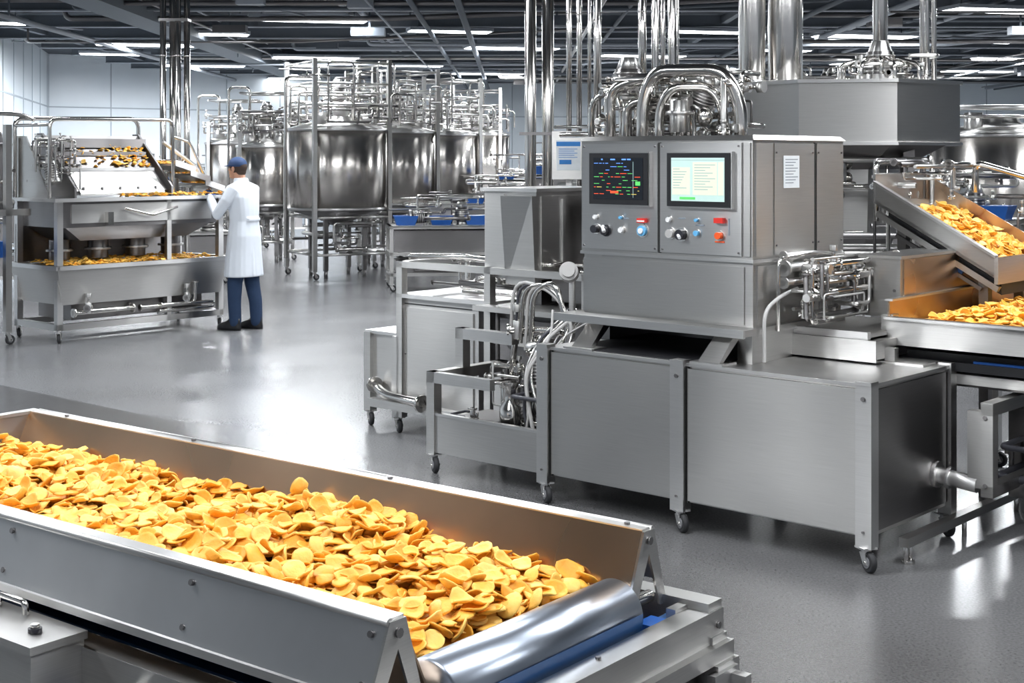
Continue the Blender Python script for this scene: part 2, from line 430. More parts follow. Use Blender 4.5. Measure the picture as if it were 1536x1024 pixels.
# near side
sheet(b, -.675, .785, -.76, .965, x0 - .2, x1, .004, 'rail_chip_reflect')
b.box(x0 - .2, x1, -.796, -.756, .961, .969, 'steel_lt')
sheet(b, -.796, .965, -.835, .835, x0 - .2, x1, .004, 'rail')
b.box(x0 - .2, x1, -.842, -.826, .822, .838, 'steel_lt')
b.tube([(x0, .032, .949), (x1 + .004, .032, .949)], .008, 'steel_lt', n=8)
b.tube([(x0 - .2, -.795, .964), (x1 + .004, -.795, .964)], .008, 'steel_lt', n=8)
b.prism([(x0, -.835, .83), (x0, -.78, .965), (x0, .02, .95), (x0, .07, .83)], (-.006, 0, 0), 'rail')
b.box(x0 - .03, x0 + .004, -.77, .03, .945, .955, 'steel_lt')
for yc, zt, sg in ((.015, .95, 1), (-.776, .965, 1)):
    b.prism([(x1, yc - .02, zt), (x1, yc + .02, zt), (x1, yc + .070, zt - .17), (x1, yc + .045, zt - .17), (x1, yc, zt - .05), (x1, yc - .06, zt - .17), (x1, yc - .09, zt - .17)], (.006, 0, 0), 'steel')
    b.bolt((x1 + .006, yc, zt - .022), (1, 0, 0), .009)
for xx in (-.03, -.5, -1.1, -1.7):
    b.bolt((xx, -.80 - .004, .94), (0, -.95, .3), .006); b.bolt((xx, -.825, .86), (0, -.95, .3), .006)
for xx in (-.05, -.75, -1.5, -2.1):
    b.bolt((xx, .015, .954), (0, 0, 1), .007)
b.box(x0 + .02, -.03, -.675, -.075, .785, .793, 'belt')
b.box(x0 + .02, -.03, -.665, -.085, .700, .706, 'belt')
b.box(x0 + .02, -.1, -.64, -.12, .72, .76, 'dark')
# roller
RX, RZ, RR = -.016, .797, .068
b.lathe((RX, -.675, RZ), [(.02, 0), (RR - .006, .0), (RR, .006), (RR, .594), (RR - .006, .600), (.02, .600)], 'rollersteel', 56, 'Y')
b.cyl((RX, -.78, RZ), (RX, .05, RZ), .014, 'chrome')
R = []
for k in range(16):
    t = math.radians(8 - 186 * k / 15)
    R.append((RX + (RR + .003) * math.cos(t), RZ + (RR + .003) * math.sin(t)))
vs = [(x, -.665, z) for x, z in R] + [(x, -.085, z) for x, z in R]; n = len(R)
b.add(vs, [(i, i + 1, n + i + 1, n + i) for i in range(n - 1)], 'belt', True)
# frame
b.box(x0 - .1, .12, .070, .125, .73, .800, 'steel'); b.box(x0 - .1, .12, -.86, -.80, .69, .775, 'steel')
b.box(.068, .125, -.86, .125, .715, .782, 'steel'); b.box(.125, .145, -.86, .135, .68, .715, 'steel')
b.box(.045, .068, .02, .07, .77, .79, 'steel'); b.box(.02, .065, -.06, .0, .745, .775, 'blue'); b.box(.03, .065, .0, .05, .70, .77, 'belt')
b.box(.07, .11, -.82, .08, .40, .725, 'steel_dk'); b.box(.11, .12, -.80, -.48, .42, .71, 'steel'); b.box(.11, .12, -.46, -.30, .42, .71, 'steel'); b.box(.11, .12, -.28, -.12, .42, .71, 'steel')
for yy in (.07, -.86):
    b.box(.065, .13, yy, yy + .06, .10, .73, 'steel'); b.caster(.095, yy + .03, .10)
    b.box(x0 + .1, x0 + .16, yy, yy + .06, .10, .75, 'steel'); b.caster(x0 + .13, yy + .03, .10)
b.box(x0, .1, .08, .12, .25, .30, 'steel'); b.box(x0, .1, -.85, -.81, .25, .30, 'steel'); b.box(.08, .11, -.85, .12, .25, .30, 'steel')
b.box(x0, .06, -.80, .07, .22, .24, 'steel_dk')
b.box(.13, .155, .05, .14, .48, .68, 'steel'); b.box(.155, .20, .085, .11, .52, .66, 'steel'); b.cyl((.155, .12, .60), (.19, .12, .60), .02, 'chrome')
b.box(.145, .165, .02, .12, .64, .67, 'steel_lt')
b.bolt((.125, .10, .75), (1, 0, 0), .008); b.bolt((.10, .10, .782), (0, 0, 1), .008); b.bolt((.09, -.3, .782), (0, 0, 1), .006); b.bolt((.09, -.6, .782), (0, 0, 1), .006)
rg = random.Random(7)
rand_pipes(b, rg, (-2.0, -.1), (-.78, .0), (.32, .68), 30, (.006, .016), ('chrome', 'steel_dk', 'hose_dk', 'steel', 'blue'))
for k in range(8): b.cyl((-2.0 + k * .25, -.78, .66), (-2.0 + k * .25, .06, .66), .02, 'steel')
b.motor((-.9, -.6, .5), (1, 0, 0), .3, .09); b.box(-.6, -.2, -.7, -.4, .3, .42, 'blue'); b.box(-1.7, -1.2, -.7, -.4, .3, .5, 'steel_dk')
b.box(-.72, -.3, -.80, -.75, .60, .64, 'blue'); b.box(-.7, -.15, -.80, -.76, .42, .47, 'steel')
b.valve((-.62, -.82, .72), (0, -1, 0), .6)
b.box(-1.35, -.77, -.975, -.855, .40, .795, 'steel'); b.box(-1.36, -.765, -.98, -.85, .790, .806, 'steel')
b.box(-1.355, -1.10, -1.03, -.97, .40, .78, 'steel')
for xx in (-1.22, -1.05, -.84):
    b.cyl((xx, -.92, .806), (xx, -.92, .814), .014, 'knob', n=14); b.cyl((xx, -.92, .814), (xx, -.92, .822), .009, 'chrome', n=10)
b.tube([(-.90, -.85, .70), (-.7, -.85, .70), (-.6, -.83, .74)], .010, 'chrome')
b.tube([(-1.05, -.87, .80), (-1.05, -.87, .83), (-.95, -.87, .83), (-.95, -.87, .80)], .007, 'chrome')
conv = b.finish('chip_conveyor', CO, CA, bevel=.0025)

def hz(x, y): return .014 * math.sin(x * 7.1 + 1) + .011 * math.sin(y * 13 + x * 4) + .009 * math.sin(x * 19 - y * 9)
def pf(r):
    x = r.uniform(-2.25, -.100); y = r.uniform(-.70, -.055)
    prof = 1 - (abs(y + .38) / .33) ** 4 * .3
    endf = min(1, max(0, (-.06 - x) / .16))
    z = .805 + (.052 * prof + hz(x, y)) * endf + r.uniform(0, .014)
    return (x, y, max(z, .805))
chips('potato_chips', 2300, pf, (.019, .031), CO, CA, 3, top=1700, gap=.027, lift=.013)
b = Bd(); NX, NY = 60, 14; vs = []
for i in range(NX + 1):
    for j in range(NY + 1):
        x = -2.25 + 2.14 * i / NX; y = -.68 + .61 * j / NY; vs.append((x, y, .797 + max(0, (.042 + hz(x, y))) * min(1, max(0, (-.08 - x) / .2))))
b.add(vs, [(i * (NY + 1) + j, (i + 1) * (NY + 1) + j, (i + 1) * (NY + 1) + j + 1, i * (NY + 1) + j + 1) for i in range(NX) for j in range(NY)], 'amber', True)
hp = b.finish('chip_bed'); hp.parent = conv

# ------------------------------------------------------------------ main machine
MO = (.17, 7.10, 0); MA = math.radians(-41.87)
b = Bd()
b.box(.03, 1.79, .01, .77, .14, .775, 'steel')
b.box(.0, 1.81, -.005, .79, .775, .79, 'steel_lt')
b.box(.10, 1.0, .02, .77, .79, .795, 'dark')
for a0, a1 in ((-.035, .035), (.79, .865), (1.745, 1.82)):
    b.box(a0, a1, -.03, .035, .10, .80, 'steel_lt'); b.box(a0, a1, -.032, .035, .785, .802, 'steel_lt')
    b.bolt(((a0 + a1) / 2, -.032, .73), (0, -1, 0), .01); b.bolt(((a0 + a1) / 2, -.032, .17), (0, -1, 0), .006)
b.box(.045, .78, -.008, .01, .15, .765, 'steel'); b.box(.875, 1.735, -.008, .01, .15, .765, 'steel')
b.box(.036, .045, -.002, .01, .14, .77, 'seam'); b.box(.866, .875, -.002, .01, .14, .77, 'seam')
b.box(1.755, 1.82, .74, .80, .10, .80, 'steel')
b.box(1.79, 1.80, .05, .73, .16, .76, 'steel_dk')
for a, bb in ((0, 0), (.83, 0), (1.78, 0), (0, .74), (1.78, .76), (.9, .74)): b.caster(a, bb, .105, -.5)
b.box(.02, 1.14, .05, 1.0, .925, .955, 'steel'); b.box(.015, 1.145, .045, .06, .92, .958, 'steel_lt')
for a in (.22, .98):
    b.hexa([(a - .07, .02, .795), (a + .05, .02, .795), (a + .05, .05, .795), (a - .07, .05, .795), (a - .03, .12, .925), (a + .07, .12, .925), (a + .07, .19, .925), (a - .03, .19, .925)], 'steel')
    b.box(a - .10, a + .08, .0, .12, .79, .8, 'steel_lt')
b.box(1.04, 1.12, .16, .95, .79, .93, 'steel'); b.box(.03, .10, .4, .95, .79, .93, 'steel_dk'); b.box(.1, 1.04, .75, .8, .79, .93, 'steel_dk')
b.box(.10, 1.105, .19, 1.02, .955, 1.255, 'steel')
b.box(.10, 1.06, .183, .19, .965, 1.235, 'steel')
b.box(.085, 1.115, .175, 1.04, 1.255, 1.27, 'steel_lt')
b.box(.09, 1.11, .18, 1.035, 1.27, 1.83, 'steel')
b.hexa([(.08, .17, 1.83), (1.12, .17, 1.83), (1.12, 1.045, 1.83), (.08, 1.045, 1.83), (.10, .20, 1.852), (1.10, .20, 1.852), (1.10, 1.02, 1.852), (.10, 1.02, 1.852)], 'steel')
for a0, a1 in ((.10, .575), (.59, 1.055)):
    b.box(a0, a1, .170, .18, 1.285, 1.815, 'steel_lt')
b.box(.575, .59, .176, .18, 1.28, 1.82, 'seam')
b.box(1.065, 1.10, .172, .18, 1.285, 1.815, 'steel')
for s0, s1 in ((.36, .73), (.755, 1.02)): b.box(1.11, 1.118, s0, s1, 1.285, 1.815, 'steel')
b.box(1.11, 1.113, .735, .75, 1.28, 1.82, 'seam'); b.box(1.11, 1.118, .20, .345, 1.285, 1.815, 'steel')
b.box(1.105, 1.112, .22, 1.0, .97, 1.24, 'steel')
for z in (1.33, 1.77):
    for s in (.375, .715, .77, 1.0): b.bolt((1.118, s, z), (1, 0, 0), .005)
for z in (1.3, 1.8):
    for a in (.115, .56, .605, 1.04): b.bolt((a, .170, z), (0, -1, 0), .005)
b.box(1.118, 1.1195, .44, .585, 1.60, 1.755, 'paper')
for i in range(9): b.box(1.1195, 1.120, .455, .57 - (i % 3) * .02, 1.735 - i * .014, 1.739 - i * .014, 'ink')
for k, (a0, a1) in enumerate(((.165, .545), (.645, 1.018))):
    b.box(a0, a1, .145, .172, 1.505, 1.775, 'steel_lt'); b.box(a0 + .008, a1 - .008, .138, .146, 1.512, 1.768, 'scr_bezel')
    s0, s1, t0, t1 = a0 + .035, a1 - .035, 1.538, 1.745
    if k == 0:
        b.box(s0, s1, .136, .138, t0, t1, 'scr_black'); rg = random.Random(2)
        for i in range(11):
            z = t1 - .012 - i * .017; a = s0 + .006
            while a < s1 - .02:
                L = rg.uniform(.008, .04)
                if a + L > s1 - .006: break
                if rg.random() < .5:
                    c = 't_blue' if i in (0, 1) else rg.choice(['t_red', 't_green', 't_green', 't_yel', 't_red'] if i > 3 else ['t_green', 't_blue', 't_green'])
                    b.box(a, a + L, .1352, .136, z, z + (.0030 if i else .007), c)
                a += L + .007
        b.box(s1 - .06, s1 - .057, .1352, .136, t0 + .01, t1 - .02, 'scr_line')
        b.box(s0 + .11, s0 + .16, .1352, .136, t0 + .03, t0 + .042, 't_red'); b.box(s1 - .045, s1 - .015, .1352, .136, t0 + .07, t0 + .09, 't_green')
    else:
        b.box(s0, s1, .136, .138, t0, t1, 'scr_lt')
        b.box(s0 + .006, s0 + .11, .1352, .136, t0 + .03, t1 - .045, 'scr_lt2'); b.box(s0 + .125, s1 - .04, .1352, .136, t0 + .03, t1 - .02, 'scr_lt2')
        b.box(s0, s1, .1352, .136, t1 - .012, t1 - .010, 'scr_line')
        for i in range(10): b.box(s0 + .135, s1 - .05 - (i * 37 % 5) * .014, .1348, .1352, t1 - .035 - i * .013, t1 - .032 - i * .013, 'scr_line')
        for i in range(8): b.box(s0 + .012, s0 + .05 + (i * 53 % 6) * .008, .1348, .1352, t1 - .055 - i * .013, t1 - .052 - i * .013, 'scr_line')
        b.box(s0 + .05, s0 + .14, .1348, .1352, t0 + .008, t0 + .02, 't_green')
        b.box(s1 - .035, s1 - .004, .1352, .136, t0 + .03, t1 - .02, 'scr_lt2')
F = .170
def btn(a, z, r, mat, ring='chrome', h=.016):
    b.cyl((a, F, z), (a, F - .005, z), r * 1.35, ring, n=18); b.cyl((a, F - .005, z), (a, F - .005 - h, z), r, mat, n=18)
btn(.196, 1.445, .011, 'white'); btn(.196, 1.385, .020, 'knob', h=.025); btn(.258, 1.378, .022, 'knob', 'knob', .022)
b.cyl((.25, F - .02, 1.40), (.27, F - .035, 1.375), .010, 'white', n=10)
btn(.357, 1.447, .008, 'ltblue'); btn(.36, 1.385, .014, 'white'); b.box(.36, .40, F - .003, F, 1.44, 1.447, 'ink')
b.box(.462, .512, F - .02, F, 1.425, 1.447, 'red'); b.box(.465, .509, F - .021, F - .02, 1.43, 1.437, 'paper'); btn(.485, 1.385, .026, 'ltblue', h=.01); b.cyl((.485, F - .014, 1.385), (.485, F - .024, 1.385), .014, 'white')
btn(.648, 1.445, .012, 'white'); btn(.655, 1.378, .021, 'hose'); btn(.72, 1.375, .025, 'knob', 'chrome', .025); b.cyl((.71, F - .02, 1.375), (.74, F - .05, 1.362), .008, 'white', n=8)
b.box(.70, .74, F - .003, F, 1.45, 1.456, 'ink'); btn(.81, 1.447, .008, 'ltblue'); btn(.81, 1.385, .013, 'ltblue')
b.box(.80, .85, F - .003, F, 1.42, 1.426, 'ink'); b.box(.915, .965, F - .022, F, 1.437, 1.462, 'red'); btn(.937, 1.378, .017, 'orange', 'chrome', .02); b.box(.912, .962, F - .006, F, 1.345, 1.352, 'orange')
b.box(.985, .992, F - .003, F, 1.38, 1.46, 'ink')
main = b.finish('control_cabinet_machine', MO, MA, bevel=.004)

# left modules of the machine
b = Bd(); rg = random.Random(11)
b.box(-.90, -.04, .08, .10, .115, .33, 'steel'); b.box(-.90, -.04, .075, .105, .32, .335, 'steel_lt')
for a in (-.93,):
    for bb in (.07, .62): b.box(a, a + .06, bb, bb + .06, .10, .56, 'steel'); b.caster(a + .03, bb + .03, .105, -.5)
b.box(-.93, -.45, .07, .11, .50, .56, 'steel_lt'); b.box(-.93, -.87, .07, .68, .50, .56, 'steel')
b.box(-.93, -.50, .62, .68, .66, .72, 'steel'); b.box(-.93, -.87, .30, .36, .5, .78, 'steel'); b.box(-.93, -.5, .30, .36, .72, .78, 'steel_lt')
b.box(-.90, -.04, .10, .70, .17, .20, 'dark'); b.box(-.95, -.04, .70, .72, .2, .8, 'steel_dk')
b.box(-.86, -.5, .14, .5, .20, .30, 'steel_dk')
rand_pipes(b, rg, (-.85, -.08), (.12, .6), (.22, .62), 26, (.006, .015), ('chrome', 'steel', 'steel_dk', 'hose_dk'))
b.motor((-.34, .30, .42), (1, 0, 0), .22, .06); b.motor((-.25, .25, .52), (0, 0, 1), .2, .05)
b.lathe((-.42, .2, .30), [(.05, 0), (.06, .02), (.06, .1), (.03, .14), (.03, .2), (.045, .22), (.045, .24)], 'chrome', 20)
for k in range(18):
    a = -.36 + rg.uniform(0, .26); bb = rg.uniform(.15, .4)
    b.tube([(a, bb, .25), (a + rg.uniform(-.10, .08), bb - .02, .42), (a + rg.uniform(-.08, .10), bb, .6), (a + rg.uniform(-.05, .16), bb + .08, .78), (a + rg.uniform(0, .2), bb + .2, .92)], rg.uniform(.005, .011), rg.choice(['hose', 'chrome', 'chrome', 'hose_dk', 'steel_lt']), bend=.15)
b.box(-1.83, -1.17, .75, 1.35, .15, .86, 'steel'); b.box(-1.86, -1.05, .72, 1.4, .86, .885, 'steel_lt')
b.box(-1.79, -1.21, .742, .75, .2, .80, 'steel')
for z in (.82, .5): b.box(-1.83, -1.17, .745, .75, z, z + .006, 'seam')
b.box(-1.17, -.5, .80, 1.35, .50, .84, 'steel_dk'); b.box(-1.1, -.25, .62, 1.4, .84, .87, 'steel')
for a in (-1.86, -1.1, -.35): b.box(a, a + .05, .72, .77, .1, 1.09, 'steel'); b.box(a, a + .05, 1.35, 1.40, .1, 1.09, 'steel')
b.box(-1.86, -.30, .72, .76, 1.05, 1.09, 'steel'); b.box(-1.86, -.30, 1.36, 1.40, 1.05, 1.09, 'steel'); b.box(-1.86, -1.81, .72, 1.40, 1.05, 1.09, 'steel')
b.tube([(-1.8, .78, 1.12), (-1.3, .78, 1.14), (-.9, .8, 1.12)], .018, 'chrome'); b.tube([(-1.7, .9, 1.12), (-.8, .9, 1.12)], .014, 'chrome')
rand_pipes(b, rg, (-1.7, -.4), (.8, 1.3), (.90, 1.12), 22, (.008, .016), ('chrome', 'steel', 'steel_dk'))
b.box(-2.2, -1.86, .80, 1.5, .12, .60, 'steel'); b.box(-2.22, -1.84, .78, 1.52, .60, .62, 'steel_lt')
b.box(-2.22, -2.16, .77, .83, .09, .61, 'steel'); b.box(-1.9, -1.84, .72, .78, .09, .61, 'steel')
b.box(-2.0, -1.15, .60, .66, .17, .22, 'steel'); b.tube([(-2.1, .75, .28), (-1.9, .66, .24), (-1.5, .6, .24)], .03, 'chrome', flange=True)
for a, bb in ((-2.19, .80), (-1.87, .75), (-2.19, 1.48), (-1.2, .8), (-.33, .75), (-1.2, 1.35)): b.caster(a, bb, .10, -.5)
b.box(-1.13, -.72, .76, 1.45, 1.03, 1.545, 'steel'); b.box(-1.15, -.70, .74, 1.47, 1.545, 1.565, 'steel_lt')
b.box(-1.10, -.96, .75, .76, 1.06, 1.53, 'steel'); b.hexa([(-.95, .75, 1.0), (-.72, .75, 1.0), (-.72, .78, 1.0), (-.95, .78, 1.0), (-.95, .70, 1.52), (-.72, .72, 1.52), (-.72, .78, 1.52), (-.95, .78, 1.52)], 'steel')
b.box(-.72, -.712, .80, 1.4, 1.07, 1.52, 'steel'); b.box(-.712, -.70, .98, 1.0, 1.1, 1.5, 'steel_lt')
b.box(-1.0, -.8, .9, 1.2, .87, 1.03, 'steel_dk'); b.box(-.72, -.1, .9, 1.4, .9, 1.06, 'steel_dk')
b.cyl((-.12, .34, 1.13), (-.08, .28, 1.15), .05, 'hose', n=20); b.cyl((-.08, .28, 1.15), (-.07, .265, 1.155), .035, 'hose', n=20); b.cyl((-.12, .36, .88), (-.12, .36, 1.13), .018, 'steel_lt')
for k in range(5):
    o = k * .035
    b.tube([(-.40 - o, .34, .66 + o), (-.38 - o, .34, 1.02 + o * .5), (-.22, .34, 1.09 - o * .5), (-.14 + o * .3, .34, .85), (-.12, .32, .72)], (.016, .009, .012, .008, .010)[k], ('chrome', 'hose', 'chrome', 'hose_dk', 'hose')[k], bend=.16)
b.tube([(-.55, .36, .55), (-.53, .36, .78), (-.3, .36, .82), (-.1, .34, .80)], .018, 'chrome', bend=.12); b.valve((-.5, .35, .80)); b.valve((-.35, .33, .72), (1, 0, 0)); b.valve((-.3, .28, .5))
b.finish('pump_module', MO, MA, bevel=.003)

# ------------------------------------------------------------------ right hand modules
b = Bd(); rg = random.Random(21)
b.box(1.28, 1.49, .90, 2.3, .97, 1.26, 'steel'); b.box(1.49, 1.496, .93, 2.3, 1.0, 1.25, 'rail_chip_reflect')
b.box(1.27, 1.50, .89, 2.31, 1.255, 1.268, 'steel_lt'); b.bolt((1.46, .90, 1.1), (0, -1, 0), .008); b.bolt((1.32, .90, 1.2), (0, -1, 0), .008)
b.box(1.50, 2.9, .74, .75, .86, .985, 'steel'); b.box(1.49, 2.9, .72, .77, .98, .992, 'steel_lt')
b.box(1.50, 1.51, .75, 2.6, .88, 1.07, 'rail_chip_reflect'); b.box(1.49, 1.53, .74, 2.6, 1.065, 1.075, 'steel_lt')
b.box(1.5, 2.9, .75, 2.6, .87, .885, 'steel_dk')
b.box(1.46, 1.52, .76, .82, .5, 1.0, 'steel')
b.box(1.40, 2.9, .78, .81, .76, .80, 'dark'); b.box(1.45, 2.8, .85, 2.4, .78, .83, 'dark'); b.box(1.9, 2.3, .80, .82, .79, .81, 'blue')
b.box(1.28, 2.9, .80, .86, .70, .745, 'steel'); b.box(1.3, 2.9, .86, 2.4, .68, .70, 'steel_dk')
for a in (1.34, 2.2, 2.8):
    for bb in (.83, 2.3): b.box(a, a + .05, bb, bb + .05, .10, .86, 'steel'); b.caster(a + .025, bb + .025, .1)
b.box(.98, 1.50, .55, 1.2, .905, .925, 'steel'); b.box(.97, 1.51, .53, .56, .90, .935, 'steel_lt')
b.box(1.05, 1.55, .52, .95, .81, .895, 'steel'); b.box(1.04, 1.56, .515, .52, .80, .90, 'steel'); b.box(1.0, 1.5, .95, 1.4, .79, .86, 'steel_dk')
b.box(1.5, 1.75, .6, .78, .78, .80, 'steel'); b.box(1.55, 1.6, .62, .66, .78, .86, 'steel')
a = 2.03
b.box(a, a + .055, .58, .635, .25, .66, 'steel'); b.box(a, a + .055, .58, 1.8, .61, .665, 'steel'); b.box(a, a + .055, .58, 1.8, .25, .30, 'steel')
b.box(a - .07, a, .60, .66, .28, .62, 'steel'); b.box(a, a + .05, 1.1, 1.15, .3, .62, 'steel'); b.bolt((a + .02, .58, .6), (0, -1, 0), .01); b.bolt((a + .02, .58, .3), (0, -1, 0), .01)
b.cyl((1.80, .62, .31), (2.0, .62, .29), .036, 'steel_lt'); b.cyl((1.80, .62, .31), (1.82, .62, .31), .06, 'steel_lt'); b.cyl((1.86, .62, .304), (1.875, .62, .302), .05, 'steel_lt')
b.box(1.835, 1.88, .19, 1.9, .075, .115, 'steel'); 
for bb in (.21, .25, .8, 1.4): b.cyl((1.857, bb, 0), (1.857, bb, .075), .012, 'chrome', n=8)
b.cyl((1.857, .23, 0), (1.857, .23, .012), .03, 'chrome', n=12)
b.box(1.84, 2.9, 1.3, 1.36, .3, .36, 'steel'); b.box(1.9, 2.6, 1.2, 2.2, .12, .55, 'steel_dk'); rand_pipes(b, rg, (1.85, 2.6), (.75, 1.6), (.2, .66), 12, (.01, .02), ('steel_dk', 'chrome', 'hose_dk'))
def chz(a): return 1.605 - (a - 1.07) * .55
def cp(a, bb, dz=0): return (a, bb, chz(a) + dz)
A0, A1, B0, B1 = 1.05, 1.72, 1.5, 2.12
def slab(a0, a1, c0, c1, d0, d1, mat):
    b.hexa([cp(a0, c0, d0), cp(a1, c0, d0), cp(a1, c1, d0), cp(a0, c1, d0), cp(a0, c0, d1), cp(a1, c0, d1), cp(a1, c1, d1), cp(a0, c1, d1)], mat)
slab(A0, A1, B0, B0 + .008, -.12, 0, 'steel'); slab(A0, A1, B0 - .03, B0 + .01, -.01, .005, 'steel_lt')
slab(A0, 2.6, B1, B1 + .008, -.12, .03, 'rail_chip_reflect'); slab(A0, A1, B0, B1, -.12, -.10, 'steel'); slab(A0 - .01, A0, B0, B1, -.12, .04, 'steel_lt')
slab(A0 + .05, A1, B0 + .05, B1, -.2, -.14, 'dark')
b.beam(cp(A0, B0 + .02, -.17), cp(A1, B0 + .02, -.17), .03, .03, 'steel'); b.beam(cp(A0 + .1, B0 + .04, -.23), cp(A1 - .1, B0 + .04, -.23), .02, .02, 'steel_dk'); b.beam(cp(A0 + .3, B0 + .045, -.205), cp(A1 - .2, B0 + .045, -.205), .02, .02, 'blue')
b.box(A1, A1 + .02, 1.46, 2.3, chz(A1) - .14, chz(A1) - .005, 'steel_lt')
for aa in (1.15, 1.6):
    for bb in (1.55, 2.0): b.box(aa, aa + .05, bb, bb + .05, 0, chz(aa) - .2, 'steel_dk')
b.tube([(1.3, 2.2, 1.55), (1.3, 2.2, 1.72), (1.9, 2.2, 1.55), (2.6, 2.2, 1.3)], .02, 'chrome'); b.tube([(1.0, 1.6, 1.4), (1.0, 1.6, 1.72), (1.0, 2.1, 1.72)], .015, 'chrome')
b.box(1.9, 3.2, 2.5, 3.2, 1.2, 1.6, 'steel'); b.box(1.9, 1.95, 2.5, 2.55, 0, 1.7, 'steel')
rand_pipes(b, rg, (.95, 1.3), (1.6, 2.2), (1.0, 1.75), 16, (.008, .018), ('steel_dk', 'chrome', 'steel'))
rand_pipes(b, rg, (1.3, 2.8), (2.15, 2.6), (1.3, 1.75), 16, (.008, .016), ('steel_dk', 'chrome', 'steel'))
for z, rr in ((1.17, .028), (1.10, .02), (1.23, .016)):
    b.tube([(1.13, .62, z), (1.25, .62, z), (1.32, .80, z + .01), (1.32, 1.2, z + .02)], rr, 'chrome', flange=True)
    b.tube([(1.14, .40, z + .05), (1.14, .70, z + .05), (1.14, .95, z + .03)], rr * .8, 'steel_lt', flange=True)
for k in range(7): b.valve((1.16 + rg.uniform(0, .14), .42 + k * .085, rg.uniform(1.08, 1.25)), rg.choice([(0, 0, 1), (1, 0, 0), (0, 1, 0), (.3, -.4, 1)]), rg.uniform(.5, .85))
rand_pipes(b, rg, (1.13, 1.34), (.4, .95), (.95, 1.28), 26, (.005, .012), ('chrome', 'steel', 'hose', 'steel_dk'))
b.tube([(1.16, .20, .80), (1.16, .20, 1.04), (1.16, .36, 1.10), (1.16, .50, 1.12)], .009, 'hose', bend=.07)
b.tube([(1.15, .34, .93), (1.15, .34, 1.27), (1.15, .6, 1.28), (1.15, .9, 1.26)], .009, 'chrome', bend=.05)
rightm = b.finish('feed_chute_module', MO, MA, bevel=.002)

def pf2(r):
    a = r.uniform(A0 + .17, A1 - .02); bb = r.uniform(B0 + .03, B1 - .03)
    return (a, bb, chz(a) - .075 + r.uniform(0, .02) + .05 * min(1, (a - A0 - .1) * 2) * math.sin((bb - B0) / (B1 - B0) * math.pi))
chips('potato_chips', 500, pf2, (.020, .031), MO, MA, 9, top=400, gap=.028, slope=.5)
def pf3(r):
    a = r.uniform(1.56, 2.6); bb = r.uniform(.80, 2.4)
    return (a, bb, .90 + min(.075, (a - 1.5) * .3) * min(1, (bb - .74) * 4) + r.uniform(0, .02))
chips('potato_chips', 1500, pf3, (.020, .031), MO, MA, 10, top=1500, gap=.029)

# ------------------------------------------------------------------ overhead pipework behind the cabinet
b = Bd(); rg = random.Random(31)
b.M = Matrix.Translation((-.70, 0, .05))
for k in range(2):
    o = k * .12
    b.tube([(.14 + o, 1.25, 1.5), (.14 + o, 1.25, 2.10 - o * .7), (.30 + o, 1.30, 2.16 - o), (.62 - o * .3, 1.35, 2.16 - o), (.66 - o * .3, 1.35, 1.7)], (.036, .028)[k], 'chrome', bend=.14, n=16)
b.tube([(.42, 1.2, 1.5), (.42, 1.2, 2.02), (.50, 1.2, 2.20), (.92, 1.3, 2.19), (1.0, 1.35, 2.0), (1.0, 1.35, 1.6)], .038, 'chrome', bend=.15, n=16)
b.tube([(.54, 1.2, 1.5), (.54, 1.2, 1.98), (.62, 1.2, 2.10), (.84, 1.3, 2.10), (.89, 1.35, 1.95), (.89, 1.35, 1.6)], .028, 'chrome', bend=.12, n=14)
b.tube([(-.12, 1.4, 1.5), (-.12, 1.4, 2.05), (.05, 1.4, 2.12), (.12, 1.4, 2.0), (.12, 1.4, 1.6)], .022, 'chrome', bend=.10, n=12)
b.tube([(.35, 1.6, 1.5), (.35, 1.6, 2.25), (.35, 1.6, 3.7)], .028, 'chrome', n=12)
b.tube([(.30, 1.5, 1.5), (.30, 1.5, 2.25), (.30, 1.5, 3.7)], .018, 'chrome', n=12)
b.motor((.02, 1.6, 2.02), (0, 0, 1), .3, .09); b.motor((.72, 1.35, 1.98), (.4, 0, .9), .2, .07); b.motor((.70, 1.6, 2.02), (0, 0, 1), .22, .08)
b.box(.06, .98, 1.12, 1.7, 1.3, 1.76, 'steel_dk'); b.box(.1, .9, 1.2, 1.6, 0, 1.3, 'steel_dk')
b.cyl((.70, 1.18, 1.84), (.70, 1.18, 2.02), .06, 'steel'); b.cyl((.70, 1.18, 1.94), (.70, 1.18, 1.96), .08, 'steel_lt'); b.ell((.80, 1.28, 1.93), .05, .05, .06, 'chrome')
for k in range(12): b.valve((rg.uniform(.1, .95), rg.uniform(1.15, 1.5), rg.uniform(1.80, 2.1)), rg.choice([(0, 0, 1), (1, 0, 0), (0, 1, .3)]), rg.uniform(.6, 1.1))
rand_pipes(b, rg, (0, 1.0), (1.2, 1.7), (1.76, 2.2), 36, (.007, .016), ('chrome', 'steel', 'steel_dk'))
b.tube([(-.45, 1.5, 1.84), (.3, 1.4, 1.84)], .018, 'chrome'); b.tube([(-.5, 1.5, 1.89), (.3, 1.5, 1.89)], .012, 'chrome')
b.finish('overhead_pipework', MO, MA)

b = Bd()
b.box(-.1, .12, 0, .16, 1.60, 1.92, 'steel'); b.box(-.07, .09, -.003, 0, 1.66, 1.86, 'paper'); b.box(-.07, .09, -.004, -.003, 1.82, 1.85, 'inkblue'); b.box(-.05, .03, -.004, -.003, 1.70, 1.73, 'inkblue')
for i in range(5): b.box(-.055, .07 - (i % 2) * .02, -.004, -.003, 1.80 - i * .014, 1.804 - i * .014, 'inkblue')
b.box(-.01, .03, .05, .10, 0, 1.6, 'steel')
b.finish('junction_box', (.365, 9.3, 0), -.1, bevel=.004)

